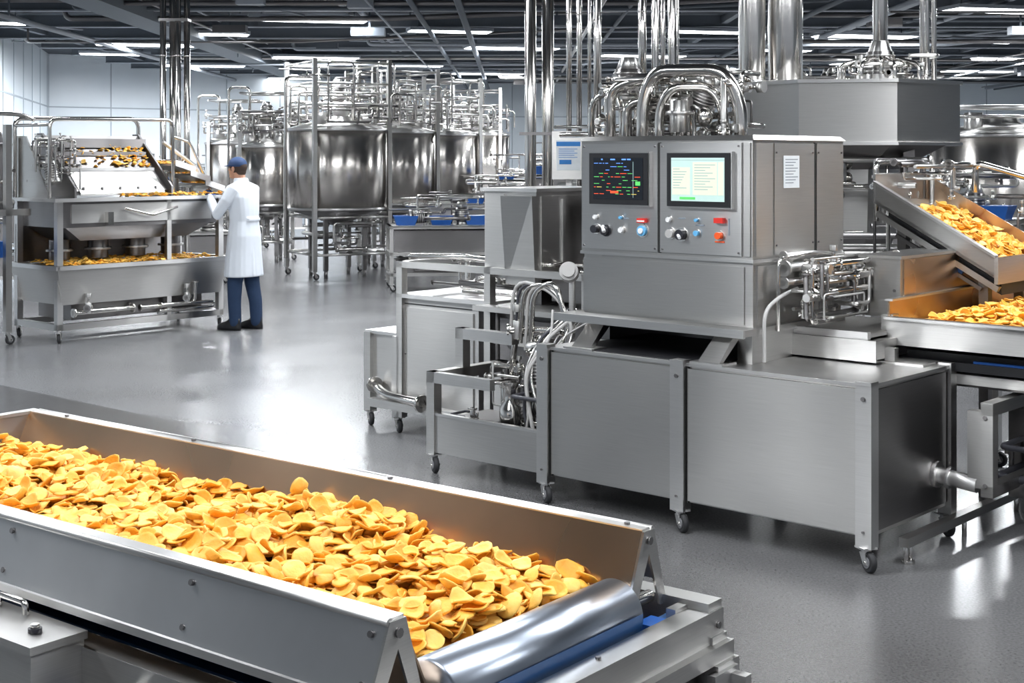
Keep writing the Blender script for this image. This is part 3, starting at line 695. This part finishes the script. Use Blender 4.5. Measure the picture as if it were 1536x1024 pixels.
# vertical risers
b = Bd()
def riser(x, y, r, z0=0, z1=3.8, mat='chrome'):
    b.cyl((x, y, z0), (x, y, z1), r, mat, n=20)
    z = z0 + 1.3
    while z < z1: b.cyl((x, y, z), (x, y, z + .015), r * 1.10, mat, n=20); z += 1.6
for k, px in enumerate((-3.99, -3.905, -3.82, -3.74)): riser(px, 16.0 + (k % 2) * .10, .036)
for z in (1.2, 3.3): b.box(-4.03, -3.70, 15.96, 16.14, z, z + .03, 'steel_dk')
b.finish('pipe_riser')
b = Bd()
riser(.128, 9.7, .040); riser(.25, 9.75, .042)
b.box(.05, .32, 9.66, 9.80, 1.9, 1.92, 'steel_dk')
b.finish('pipe_riser')
b = Bd()
for x, y, r in ((.42, 10.3, .02), (.5, 10.4, .02), (.57, 10.3, .014), (.66, 10.8, .03), (.95, 10.2, .03), (1.04, 10.2, .024), (1.1, 10.2, .018), (1.18, 10.0, .014)): riser(x, y, r, 1.5)
b.box(.35, 1.3, 9.95, 10.9, 0, 1.52, 'steel_dk')
b.finish('pipe_riser')

# ------------------------------------------------------------------ hopper with hood
b = Bd(); rg = random.Random(41)
def octo(r, z, ph=.2, sy=1.0): return [(r * math.cos(ph + i * math.pi / 4), r * sy * math.sin(ph + i * math.pi / 4), z) for i in range(8)]
def flat_rings(R, mat):
    n = len(R[0]); vs = [p for r in R for p in r]; fs = [(i * n + j, i * n + (j + 1) % n, (i + 1) * n + (j + 1) % n, (i + 1) * n + j) for i in range(len(R) - 1) for j in range(n)]
    fs += [tuple(range(n))[::-1], tuple(range((len(R) - 1) * n, len(R) * n))]; b.add(vs, fs, mat)
flat_rings([octo(.86, 1.85), octo(.86, 2.26)], 'steel'); flat_rings([octo(.88, 2.26), octo(.88, 2.285)], 'steel_lt'); flat_rings([octo(.88, 1.83), octo(.88, 1.85)], 'steel_lt')
flat_rings([octo(.42, 1.66), octo(.76, 1.83)], 'steel_dk'); flat_rings([octo(.40, 1.2), octo(.42, 1.66)], 'steel')
flat_rings([octo(.2, .7), octo(.40, 1.2)], 'steel_dk')
for a in range(4):
    t = .6 + a * math.pi / 2; b.box(.6 * math.cos(t) - .04, .6 * math.cos(t) + .04, .6 * math.sin(t) - .04, .6 * math.sin(t) + .04, 0, 1.84, 'steel_dk')
b.motor((.25, -.1, 2.28), (0, 0, 1), .32, .10); b.cyl((.25, -.1, 2.2), (.25, -.1, 2.35), .17, 'steel', n=24); b.cyl((.25, -.1, 2.55), (.25, -.1, 3.8), .055, 'chrome', n=20)
for k in range(8):
    t = k * .8; b.tube([(.25 + .3 * math.cos(t), -.1 + .3 * math.sin(t), 2.27), (.25 + .3 * math.cos(t), -.1 + .3 * math.sin(t), 2.42), (.25, -.1, 2.5)], .015, 'chrome')
rand_pipes(b, rg, (0, .6), (-.4, .4), (2.28, 2.5), 16, (.01, .02)); rand_pipes(b, rg, (-.6, .6), (-.7, -.3), (.9, 1.75), 26, (.01, .022), ('steel_dk', 'chrome', 'steel'))
for k in range(6): b.valve((rg.uniform(-.3, .6), -.5, rg.uniform(1.2, 1.7)), (0, 0, 1), 1.3)
for x, y, r in ((-.66, .1, .10), (-.40, .15, .13)):
    b.cyl((x, y, 2.2), (x, y, 3.8), r, 'chrome', n=28); b.cyl((x, y, 2.26), (x, y, 2.32), r * 1.25, 'steel_lt', n=24); b.cyl((x, y, 3.1), (x, y, 3.12), r * 1.06, 'steel_lt', n=24)
for x, y, r in ((.62, .1, .022), (.69, .05, .02), (.55, -.25, .018)):
    b.cyl((x, y, 2.27), (x, y, 3.8), r, 'chrome', n=14)
b.finish('hopper_tank', (2.46, 10.4, 0), 0, bevel=.004)

# ------------------------------------------------------------------ tanks
def tank(name, X, Y, r, z0, z1, seed, frame=True, ztop=3.15, rz=0.0):
    b = Bd(); rg = random.Random(seed); h = z1 - z0
    b.lathe((0, 0, 0), [(r, z0), (r, z1)], 'steel_tank', 56)
    b.lathe((0, 0, 0), [(r + .015, z1 - .02), (r + .015, z1 + .02)], 'steel_lt', 56); b.lathe((0, 0, 0), [(r + .012, z0 - .02), (r + .012, z0 + .02)], 'steel_lt', 56)
    b.lathe((0, 0, 0), [(.10, z0 - .25), (.12, z0 - .22), (r * .96, z0 - .02)], 'steel_dk', 48)
    b.lathe((0, 0, 0), [(r, z1 + .02), (r * .6, z1 + .10), (.22, z1 + .15), (.2, z1 + .2)], 'steel', 48)
    if frame:
        b.lathe((0, 0, 0), [(.16, z1 + .2), (.16, z1 + .3), (.10, z1 + .34), (.10, z1 + .45)], 'steel_lt', 24)
        b.motor((0, 0, z1 + .45), (0, 0, 1), .3, .10)
    b.cyl((r * .5, -r * .3, z1 + .06), (r * .5, -r * .3, z1 + .22), .14, 'steel', n=20); b.cyl((-r * .5, -r * .35, z1 + .06), (-r * .5, -r * .35, z1 + .25), .1, 'steel_lt', n=20)
    for k in range(4):
        t = math.pi / 4 + k * math.pi / 2; x, y = (r + .0) * math.cos(t), (r + .0) * math.sin(t)
        x2, y2 = x * 1.06, y * 1.06
        b.box(x2 - .03, x2 + .03, y2 - .03, y2 + .03, .12, (ztop if frame else z0 + .1), 'steel'); b.caster(x2, y2, .125)
        b.box(x * .55 - .03, x * .55 + .03, y * .55 - .03, y * .55 + .03, .1, z0 - .05, 'steel_dk'); b.cyl((x * .55, y * .55, 0), (x * .55, y * .55, .1), .03, 'steel_dk', n=8)
    e = r * .75
    for z in ([.35, z0 - .12] + ([2.5, 2.8, ztop - .05] if frame else [])):
        q = e
        for (p, s) in (((-q, -q), (q, -q)), ((q, -q), (q, q)), ((q, q), (-q, q)), ((-q, q), (-q, -q))):
            b.tube([(p[0], p[1], z), (s[0], s[1], z)], .018, 'steel', n=8)
    rand_pipes(b, rg, (-r * .7, r * .7), (-r * .7, r * .7), (.3, z0 - .15), 16, (.012, .026), ('steel', 'steel_dk', 'chrome'))
    if frame:
        rand_pipes(b, rg, (-r, r), (-r, r), (z1 + .05, z1 + .55), 30, (.010, .022), ('chrome', 'steel', 'steel_dk'))
        rand_pipes(b, rg, (-r, r), (-r, r), (z1 + .3, ztop), 8, (.012, .018), ('chrome', 'steel', 'steel_dk'))
        for k in range(8):
            x = rg.uniform(-r, r); t = rg.uniform(.15, .4); y = rg.uniform(-r, r * .4); zt = rg.uniform(2.6, ztop)
            b.tube([(x, y, z1 + .1), (x, y, zt), (x + t, y, zt), (x + t, y, z1 + .15)], .016, 'chrome', bend=.08)
        b.tube([(-r - .1, -.2, .3), (-r - .1, -.2, 2.9), (-r * .5, -.2, 2.9), (-r * .5, -.2, z1 + .15)], .025, 'chrome', bend=.1)
    else:
        b.tube([(-r, -r * .6, z1 + .3), (r * 1.4, -r * .6, z1 + .3)], .03, 'steel_lt'); b.tube([(-r, -r * .7, z1 + .2), (r * 1.4, -r * .7, z1 + .2)], .02, 'chrome')
    b.tube([(0, 0, z0 - .2), (0, 0, .35), (r * .9, -.1, .35)], .05, 'steel_lt', n=12)
    return b.finish(name, (X, Y, 0), rz, bevel=0)
TR = math.radians(29)
tank('mixing_tank', -2.57, 20.6, .77, 1.0, 2.14, 1, rz=TR)
tank('mixing_tank', -1.95, 22.7, .74, 1.0, 2.14, 2, rz=TR)
tank('mixing_tank', -1.32, 25.2, .74, 1.0, 2.14, 3, rz=TR)
tank('mixing_tank', -4.1, 23.4, .5, .95, 1.92, 4, ztop=2.5)
tank('mixing_tank', -5.2, 26.5, .6, .9, 2.0, 5, ztop=2.4)
tank('mixing_tank', -.8, 29.0, .75, 1.0, 2.2, 6)
tank('storage_tank', 5.4, 15.5, .75, .7, 1.98, 7, frame=False)
tank('storage_tank', 7.2, 17, .8, .7, 2.05, 8, frame=False)
tank('storage_tank', 4.3, 19, .7, .7, 2.2, 9, frame=True)

# ------------------------------------------------------------------ background processing machines
def bgmachine(name, X, Y, L, D, H, seed, rz=0.0, blue=True, chips_=False):
    b = Bd(); rg = random.Random(seed)
    for x in (-L / 2, L / 2 - .05):
        for y in (-D / 2, D / 2 - .05): b.box(x, x + .05, y, y + .05, .09, H, 'steel'); b.caster(x + .025, y + .025, .1)
    for z in (.2, H * .55, H - .04):
        b.box(-L / 2, L / 2, -D / 2, -D / 2 + .04, z, z + .04, 'steel'); b.box(-L / 2, L / 2, D / 2 - .04, D / 2, z, z + .04, 'steel'); b.box(-L / 2, -L / 2 + .04, -D / 2, D / 2, z, z + .04, 'steel'); b.box(L / 2 - .04, L / 2, -D / 2, D / 2, z, z + .04, 'steel')
    b.box(-L / 2 + .06, L / 2 - .06, -D / 2 + .05, D / 2 - .05, H * .6, H - .06, 'steel_dk'); b.box(-L / 2, L / 2, -D / 2, D / 2, H - .02, H, 'steel')
    b.box(-L / 2 + .1, L / 2 - .1, -D / 2 + .06, D / 2 - .06, .24, H * .45, 'steel_dk')
    if blue:
        for k in range(3):
            x = -L / 2 + L * (k + .5) / 3; b.hexa([(x - .12, -.12, H), (x + .12, -.12, H), (x + .12, .12, H), (x - .12, .12, H), (x - .16, -.15, H + .12), (x + .16, -.15, H + .12), (x + .16, .15, H + .12), (x - .16, .15, H + .12)], 'blue')
    rand_pipes(b, rg, (-L / 2, L / 2), (-D / 2, D / 2), (H, H + .45), 14, (.01, .022), ('chrome', 'steel', 'steel_dk')); rand_pipes(b, rg, (-L / 2, L / 2), (-D / 2 - .05, D / 2), (.2, H), 12, (.01, .022), ('chrome', 'steel', 'steel_dk'))
    b.motor((L * .2, 0, H), (0, 0, 1), .3, .09); b.motor((-L * .3, 0, H + .1), (1, 0, 0), .3, .08); b.box(-L * .1, L * .1, 0, D * .3, H, H + .3, 'steel')
    b.finish(name, (X, Y, 0), rz, bevel=0)
bgmachine('packing_table', -.95, 18.6, 1.4, .8, .85, 1, .15); bgmachine('packing_table', -.1, 22.5, 1.5, .8, 1.0, 2, .1)
bgmachine('packing_table', .3, 17.0, 1.0, .7, .95, 3, -.3); bgmachine('washing_machine', .5, 24.8, 1.8, 1, 1.35, 4, 0)
bgmachine('packing_table', -4.3, 18.9, 1.0, .7, .75, 5, .4, False); bgmachine('washing_machine', -5.6, 21, 1.6, .9, 1.35, 6, .2)
bgmachine('packing_table', -6.8, 18.0, 1.6, .9, 1.1, 7, .3); bgmachine('washing_machine', -7.6, 24, 1.6, 1, 1.5, 8, .2)
bgmachine('washing_machine', -5.6, 30, 2.2, 1, 1.6, 9, .5); bgmachine('washing_machine', -2.8, 33, 2.2, 1, 1.7, 10, .5); bgmachine('washing_machine', 1.6, 30, 2.2, 1, 1.6, 11, 0)
bgmachine('washing_machine', 1.3, 13.5, 1.4, 1, 1.5, 12, -.6); bgmachine('packing_table', 3.9, 12.6, 1.3, .9, 1.2, 13, -.6)
bgmachine('washing_machine', 5.6, 12.4, 1.5, 1, 1.6, 15, -.6); bgmachine('packing_table', 4.6, 10.4, 1.2, .8, 1.3, 14, -.7)
bgmachine('washing_machine', 1.0, 20, 1.6, 1, 1.5, 16, 0)

# ------------------------------------------------------------------ left fryer line
b = Bd(); rg = random.Random(51)
L = 1.88; D = .80
for x in (0, L - .06):
    for y in (0, D - .06): b.box(x, x + .06, y, y + .06, .12, 1.36, 'steel_lt'); b.caster(x + .03, y + .03, .125, .8)
b.box(1.2, 1.25, 0, .05, .12, 1.36, 'steel')
for z in (.12,): b.box(0, L, 0, .05, z, z + .06, 'steel'); b.box(0, L, D - .05, D, z, z + .06, 'steel'); b.box(0, .05, 0, D, z, z + .06, 'steel'); b.box(L - .05, L, 0, D, z, z + .06, 'steel')
b.hexa([(.05, .0, .36), (L - .04, .0, .36), (L - .04, D, .36), (.05, D, .36), (-.02, -.04, .70), (L + .03, -.04, .70), (L + .03, D + .04, .70), (-.02, D + .04, .70)], 'steel')
b.box(-.04, L + .05, -.07, -.03, .69, .73, 'steel_lt'); b.box(-.04, L + .05, D + .03, D + .07, .69, .73, 'steel_lt'); b.box(-.05, -.01, -.07, D + .07, .69, .73, 'steel_lt'); b.box(L + .01, L + .05, -.07, D + .07, .69, .73, 'steel_lt')
b.box(0, L, -.03, D + .03, .70, .712, 'steel_dk')
b.box(.2, L - .2, .1, D - .1, .20, .36, 'steel_dk')
b.tube([(.15, -.02, .28), (.5, -.02, .28), (.8, -.02, .28)], .025, 'chrome', flange=True); b.tube([(1.1, -.03, .28), (1.5, -.03, .28), (1.5, -.05, .5)], .018, 'chrome', flange=True); b.valve((.3, -.04, .32)); b.valve((1.4, -.05, .34))
rand_pipes(b, rg, (.1, 1.8), (0, .7), (.2, .36), 8, (.01, .02), ('steel_dk', 'chrome'))
b.box(-.05, L + .06, -.05, D + .05, 1.325, 1.36, 'steel_lt'); b.box(.06, L - .08, .02, D - .02, 1.08, 1.325, 'steel_dk'); b.hexa([(.3, .1, .95), (1.5, .1, .95), (1.5, .7, .95), (.3, .7, .95), (.1, .03, 1.08), (1.75, .03, 1.08), (1.75, .77, 1.08), (.1, .77, 1.08)], 'steel_dk')
b.box(.15, L - .15, .0, .02, 1.12, 1.30, 'steel'); b.box(.5, .56, -.06, 0, 1.10, 1.22, 'chrome')
for k in range(4): b.cyl((.25 + k * .42, .4, .76), (.25 + k * .42, .4, .95), .10, 'steel_dk', n=20); b.cyl((.25 + k * .42, .4, .84), (.25 + k * .42, .4, .86), .13, 'steel', n=20)
b.box(0, L, .76, .78, .73, 1.1, 'steel_dk')
b.tube([(.7, -.03, 1.25), (1.0, -.05, 1.18), (1.3, -.03, 1.25)], .012, 'chrome')
x0_, x1_ = .20, 1.25
b.hexa([(x0_, .05, 1.42), (x1_, .05, 1.42), (x1_, .07, 1.40), (x0_, .07, 1.40), (x0_, .62, 1.92), (x1_, .62, 1.92), (x1_, .64, 1.90), (x0_, .64, 1.90)], 'steel_dk')
b.hexa([(x0_ + .06, .02, 1.40), (x1_ - .06, .02, 1.40), (x1_ - .06, .04, 1.38), (x0_ + .06, .04, 1.38), (x0_ + .06, .26, 1.62), (x1_ - .06, .26, 1.62), (x1_ - .06, .27, 1.60), (x0_ + .06, .27, 1.60)], 'steel')
b.box(x0_ + .04, x1_ - .04, .24, .28, 1.61, 1.64, 'steel_lt'); b.box(x0_ + .02, x1_ - .02, .42, .45, 1.76, 1.80, 'steel_dk')
for k in range(5): b.box(x0_ + .1 + k * .2, x0_ + .115 + k * .2, .05, .07, 1.42, 1.46, 'steel_dk')
for xx in (x0_ - .02, x1_): b.prism([(xx, .0, 1.36), (xx, .70, 1.36), (xx, .70, 1.98), (xx, .60, 1.98), (xx, .0, 1.46)], (.02, 0, 0), 'steel_dk')
b.box(x0_ - .03, x1_ + .03, .60, .72, 1.93, 1.96, 'steel_lt'); b.box(x0_ - .03, x1_ + .03, .50, .56, 1.84, 1.93, 'steel_dk')
b.prism([(-.02, .1, 1.36), (-.02, .75, 1.36), (-.02, .75, 1.95), (-.02, .55, 1.95)], (.015, 0, 0), 'steel')
# stepped discharge trays
for k in range(3):
    xa = 1.30 + k * .18; zz = 1.66 - k * .10
    b.hexa([(xa, .02, zz), (xa + .24, .02, zz - .07), (xa + .24, .5, zz - .07), (xa, .5, zz), (xa, .02, zz + .02), (xa + .24, .02, zz - .05), (xa + .24, .5, zz - .05), (xa, .5, zz + .02)], 'steel')
    b.hexa([(xa, .0, zz), (xa + .24, .0, zz - .07), (xa + .24, .015, zz - .07), (xa, .015, zz), (xa, .0, zz + .06), (xa + .24, .0, zz - .01), (xa + .24, .015, zz - .01), (xa, .015, zz + .06)], 'steel')
    b.box(xa + .10, xa + .13, .4, .43, 1.36, zz - .02, 'steel')
b.tube([(-.05, .05, 1.36), (-.05, .05, 2.10), (1.30, .05, 2.12), (1.30, .05, 1.40)], .018, 'chrome', bend=.08); b.tube([(-.05, .70, 1.36), (-.05, .70, 2.12), (1.32, .70, 2.14), (1.32, .70, 1.40)], .022, 'chrome', bend=.1)
b.tube([(-.05, .05, 2.05), (-.05, .70, 2.05)], .016, 'chrome'); b.tube([(1.3, .05, 1.95), (1.5, .05, 1.9), (1.75, .1, 1.5), (1.8, .1, 1.36)], .014, 'chrome')
b.tube([(1.35, .3, 1.9), (1.75, .3, 1.65), (1.85, .3, 1.45)], .02, 'steel_lt'); b.motor((1.70, .60, 1.36), (0, 0, 1), .25, .06); b.motor((.02, .1, 1.5), (0, .3, .9), .25, .06)
rand_pipes(b, rg, (-.05, .25), (-.02, .6), (1.4, 1.95), 26, (.006, .014), ('chrome', 'steel', 'steel_dk')); rand_pipes(b, rg, (1.3, 1.85), (.4, .7), (1.38, 1.75), 20, (.006, .014), ('chrome', 'steel', 'steel_dk'))
for x in (-.75, -.35): b.box(x, x + .06, .3, .36, .12, 2.05, 'steel'); b.caster(x + .03, .33, .125)
b.tube([(-.72, .33, 2.05), (-.72, .33, 2.15), (-.2, .33, 2.15), (-.05, .33, 2.1)], .022, 'chrome'); b.box(-.75, -.1, .3, .34, 1.2, 1.26, 'steel'); b.box(-1.3, -.4, .36, .9, .35, .75, 'steel_dk'); b.box(-1.3, -.4, .36, .9, 1.1, 1.3, 'steel')
b.box(-.6, -.2, .5, .9, .8, .95, 'blue')
rand_pipes(b, rg, (-.7, -.1), (.4, .8), (.9, 2.0), 14, (.008, .016), ('chrome', 'steel', 'steel_dk'))
fr = b.finish('frying_line', (-4.24, 13.05, 0), math.radians(47.8), bevel=.003)
FL = ((-4.24, 13.05, 0), math.radians(47.8))
def pf4(r):
    y = .30 + .28 * r.rand()
    x = 1.02 + .12 * r.randn() if r.rand() < .7 else r.uniform(.25, 1.2)
    return (min(max(x, .25), 1.22), y, 1.43 + (y - .05) * .89 + .01)
chips('potato_chips', 130, pf4, (.018, .029), *FL, 12, tilt=.4)
def pf5(r): return (r.uniform(.1, 1.8), r.uniform(.0, .72), .722 + r.uniform(0, .025))
chips('potato_chips', 600, pf5, (.018, .029), *FL, 13, tilt=.3)
def pf6(r): return (r.uniform(.7, 1.85), r.uniform(-.02, .1), 1.37 + r.uniform(0, .02))
chips('potato_chips', 110, pf6, (.018, .029), *FL, 14, tilt=.3)
def pf7(r):
    k = r.randint(3); u = r.rand(); return (1.30 + k * .18 + .03 + .18 * u, r.uniform(.05, .46), 1.66 - k * .10 + .035 - .07 * u + r.uniform(0, .015))
chips('potato_chips', 240, pf7, (.018, .029), *FL, 15, tilt=.3)

# ------------------------------------------------------------------ worker
PE = bpy.data.objects.new('factory_worker', None); bpy.context.scene.collection.objects.link(PE)
def ring(cx, cy, z, rx, ry, n=20, p=2.3):
    R = []
    for i in range(n):
        t = 2 * math.pi * i / n; c, s = math.cos(t), math.sin(t)
        R.append(V(cx + rx * math.copysign(abs(c) ** (2 / p), c), cy + ry * math.copysign(abs(s) ** (2 / p), s), z))
    return R
def limb(b, P, mat, n=14):
    P = [(Vector(p), r) for p, r in P]
    T = []
    for i in range(len(P)):
        a = P[max(0, i - 1)][0]; c = P[min(len(P) - 1, i + 1)][0]; T.append((c - a).normalized())
    nr = T[0].orthogonal().normalized(); R = []
    for i, (p, r) in enumerate(P):
        nr = (nr - T[i] * nr.dot(T[i])).normalized(); bn = T[i].cross(nr)
        R.append([p + (nr * math.cos(2 * math.pi * j / n) + bn * math.sin(2 * math.pi * j / n)) * r for j in range(n)])
    b.rings(R, mat)
    b.ell(P[0][0], P[0][1], P[0][1], P[0][1], mat, 12, 8); b.ell(P[-1][0], P[-1][1], P[-1][1], P[-1][1], mat, 12, 8)
def rem(ob, vox, sm=4):
    m = ob.modifiers.new('r', 'REMESH'); m.mode = 'VOXEL'; m.voxel_size = vox; m.use_smooth_shade = True
    s = ob.modifiers.new('s', 'SMOOTH'); s.iterations = sm; s.factor = .5
b = Bd()
b.rings([ring(0, .00, .54, .225, .165), ring(0, .0, .75, .205, .152), ring(0, -.005, .95, .19, .142), ring(0, -.005, 1.10, .165, .122), ring(0, .0, 1.22, .178, .126), ring(0, .01, 1.34, .19, .128), ring(0, .015, 1.40, .185, .115), ring(0, .02, 1.45, .13, .09), ring(0, .028, 1.49, .078, .072), ring(0, .035, 1.52, .068, .066)], 'cloth_white')
HL = V(-.045, .43, 1.385); HR = V(.075, .40, 1.36)
for sg, H in ((-1, HL), (1, HR)):
    el = V(sg * .255, .14, 1.165)
    wr = H - (H - el).normalized() * .10
    limb(b, [(V(sg * .10, .02, 1.44), .055), (V(sg * .165, .015, 1.415), .068), (V(sg * .215, .05, 1.31), .062), (el, .055), (el.lerp(wr, .5), .050), (wr, .040)], 'cloth_white')
for k in range(9):
    t = 2 * math.pi * k / 9 + .3; x, y = .20 * math.cos(t), .148 * math.sin(t)
    limb(b, [(V(x * .80, y * .80, .98), .012), (V(x * .98, y * .98, .75), .018), (V(x * 1.05, y * 1.05, .56), .022)], 'cloth_white', 8)
b.rings([ring(0, .03, 1.48, .080, .078), ring(0, .040, 1.535, .067, .067)], 'cloth_white')
b.box(-.09, .09, -.14, -.10, 1.10, 1.135, 'cloth_white')
o = b.finish('lab_coat', parent=PE); rem(o, .008, 4)
b = Bd()
for sg in (-1, 1):
    fy = .05 if sg < 0 else -.06
    limb(b, [(V(sg * .085, 0, .88), .105), (V(sg * .09, fy * .4, .55), .082), (V(sg * .095, fy * .6 + .01, .48), .078), (V(sg * .10, fy - .01, .28), .068), (V(sg * .10, fy - .02, .10), .062), (V(sg * .10, fy - .02, .075), .06)], 'cloth_navy')
o = b.finish('trousers', parent=PE); rem(o, .011, 3)
b = Bd()
for sg in (-1, 1):
    fy = .05 if sg < 0 else -.06; x = sg * .105
    b.rings([ring(x, fy + .055, .0, .048, .145), ring(x, fy + .055, .03, .05, .148), ring(x, fy + .045, .06, .046, .13), ring(x, fy + .0, .09, .044, .08), ring(x, fy - .02, .12, .042, .06)], 'shoe')
b.finish('shoes', parent=PE)
hc = V(0, .085, 1.635)
b = Bd()
limb(b, [(V(0, .03, 1.48), .056), (V(0, .05, 1.54), .053), (V(0, .065, 1.60), .056)], 'skin')
b.ell(hc + V(0, -.005, .02), .073, .092, .090, 'skin'); b.ell(hc + V(0, .035, -.045), .054, .058, .062, 'skin'); b.ell(hc + V(0, .065, -.085), .03, .026, .024, 'skin')
b.ell(hc + V(0, .097, -.018), .012, .022, .016, 'skin', 10, 8); b.ell(hc + V(0, .09, .002), .009, .014, .026, 'skin', 10, 8)
b.ell(hc + V(0, .084, -.052), .022, .014, .010, 'skin', 10, 8); b.ell(hc + V(0, .078, .024), .05, .016, .010, 'skin', 10, 8)
for sg in (-1, 1): b.ell(hc + V(sg * .076, -.005, -.01), .010, .02, .032, 'skin', 10, 8)
o = b.finish('head', parent=PE); rem(o, .004, 2)
b = Bd()
for sg in (-1, 1): b.ell(hc + V(sg * .030, .079, .003), .013, .010, .008, 'white', 10, 8); b.ell(hc + V(sg * .030, .086, .003), .006, .005, .006, 'knob', 8, 6)
b.ell(hc + V(0, .095, -.052), .022, .005, .004, 'lip', 10, 6)
b.finish('eyes_and_mouth', parent=PE)
b = Bd(); b.ell(hc + V(0, -.020, .016), .077, .090, .088, 'hair', 20, 14); b.ell(hc + V(0, -.050, -.035), .060, .045, .05, 'hair', 16, 10)
for sg in (-1, 1): b.ell(hc + V(sg * .070, .018, .0), .008, .012, .03, 'hair', 8, 6)
b.finish('hair', parent=PE)
b = Bd(); R = []
for k in range(8):
    ph = k / 7 * math.pi / 2; R.append([hc + V(.084 * math.cos(ph + .02) * math.cos(t), -.005 + .102 * math.cos(ph + .02) * math.sin(t), .035 + .08 * math.sin(ph)) for t in [2 * math.pi * i / 24 for i in range(24)]])
b.rings([[p + V(0, 0, -.02) for p in R[0]]] + R, 'cap_navy')
vs = []; n = 12
for k in range(n + 1):
    t = math.pi * (.12 + .76 * k / n); c, s = math.cos(t), math.sin(t)
    for f, dz in ((.95, 0), (1.28, -.012)):
        for zz in (.028, .034): vs.append(hc + V(.082 * c * (1 if f < 1 else .95), -.005 + .10 * s * f * (1 if f < 1 else 1.25), zz + dz))
fs = [(0, 2, 3, 1), (n * 4, n * 4 + 1, n * 4 + 3, n * 4 + 2)]
for k in range(n):
    o_ = k * 4; fs += [(o_, o_ + 4, o_ + 6, o_ + 2), (o_ + 1, o_ + 3, o_ + 7, o_ + 5), (o_ + 2, o_ + 6, o_ + 7, o_ + 3)]
b.add(vs, fs, 'cap_navy', False)
b.finish('cap', parent=PE)
b = Bd(); b.tube([hc + V(-.080, .0, .006), hc + V(-.070, .088, .006), hc + V(0, .110, .008), hc + V(.070, .088, .006), hc + V(.080, .0, .006)], .004, 'knob', bend=.03)
b.finish('safety_glasses', parent=PE)
for sg, H, nm in ((-1, HL, 'hand_left'), (1, HR, 'hand_right')):
    b = Bd(); el = V(sg * .255, .14, 1.165); d = (H - el).normalized(); sd = V(-sg * .75, .25, .55); sd = (sd - d * sd.dot(d)).normalized(); nn = d.cross(sd).normalized() * (1 if sg > 0 else -1)
    wr = H - d * .10
    limb(b, [(wr - d * .03, .034), (wr + d * .01, .029), (wr + d * .03, .026)], 'glove')
    for i in range(4):
        off = sd * (.033 - .022 * i); k0 = wr + d * .045 + off; l = (.034, .040, .036, .027)[i]
        p1 = wr + d * (.088, .093, .089, .080)[i] + off * 1.1
        p2 = p1 + (d * .8 - nn * .5).normalized() * l; p3 = p2 + (d * .25 - nn * .9).normalized() * l * .75
        limb(b, [(wr + d * .005 + off * .55, .015), (k0, .0135), (p1, .0105), (p2, .0090), (p3, .0075)], 'glove', 10)
    t0 = wr + d * .02 + sd * .025; t1 = t0 + (sd * .85 + d * .5 - nn * .2).normalized() * .042; t2 = t1 + (d * .9 - nn * .45).normalized() * .03
    limb(b, [(t0 - d * .01, .015), (t1, .0115), (t2, .009)], 'glove', 10)
    o = b.finish(nm, parent=PE); rem(o, .0028, 1)
b = Bd(); b.cyl(V(.012, .475, 1.345), V(.018, .478, 1.405), .027, 'glove', r1=.033, n=20); b.cyl(V(.012, .475, 1.35), V(.018, .478, 1.40), .024, 'amber', r1=.031, n=20)
b.ell(V(.018, .478, 1.405), .026, .026, .012, 'amber', 14, 8)
b.finish('held_sample_cup', parent=PE)
PE.location = (-2.72, 14.2, 0); PE.rotation_euler = (0, 0, math.radians(62))

# ------------------------------------------------------------------ camera
cam = bpy.data.cameras.new('cam'); co = bpy.data.objects.new('camera', cam); bpy.context.scene.collection.objects.link(co)
co.location = (0, 0, 1.75); co.rotation_euler = (math.radians(90), 0, 0)
cam.sensor_width = 36; cam.lens = 49.2; cam.shift_y = -(512 - 235) / 1536; cam.clip_end = 200
bpy.context.scene.camera = co
bpy.context.scene.view_settings.view_transform = 'Standard'
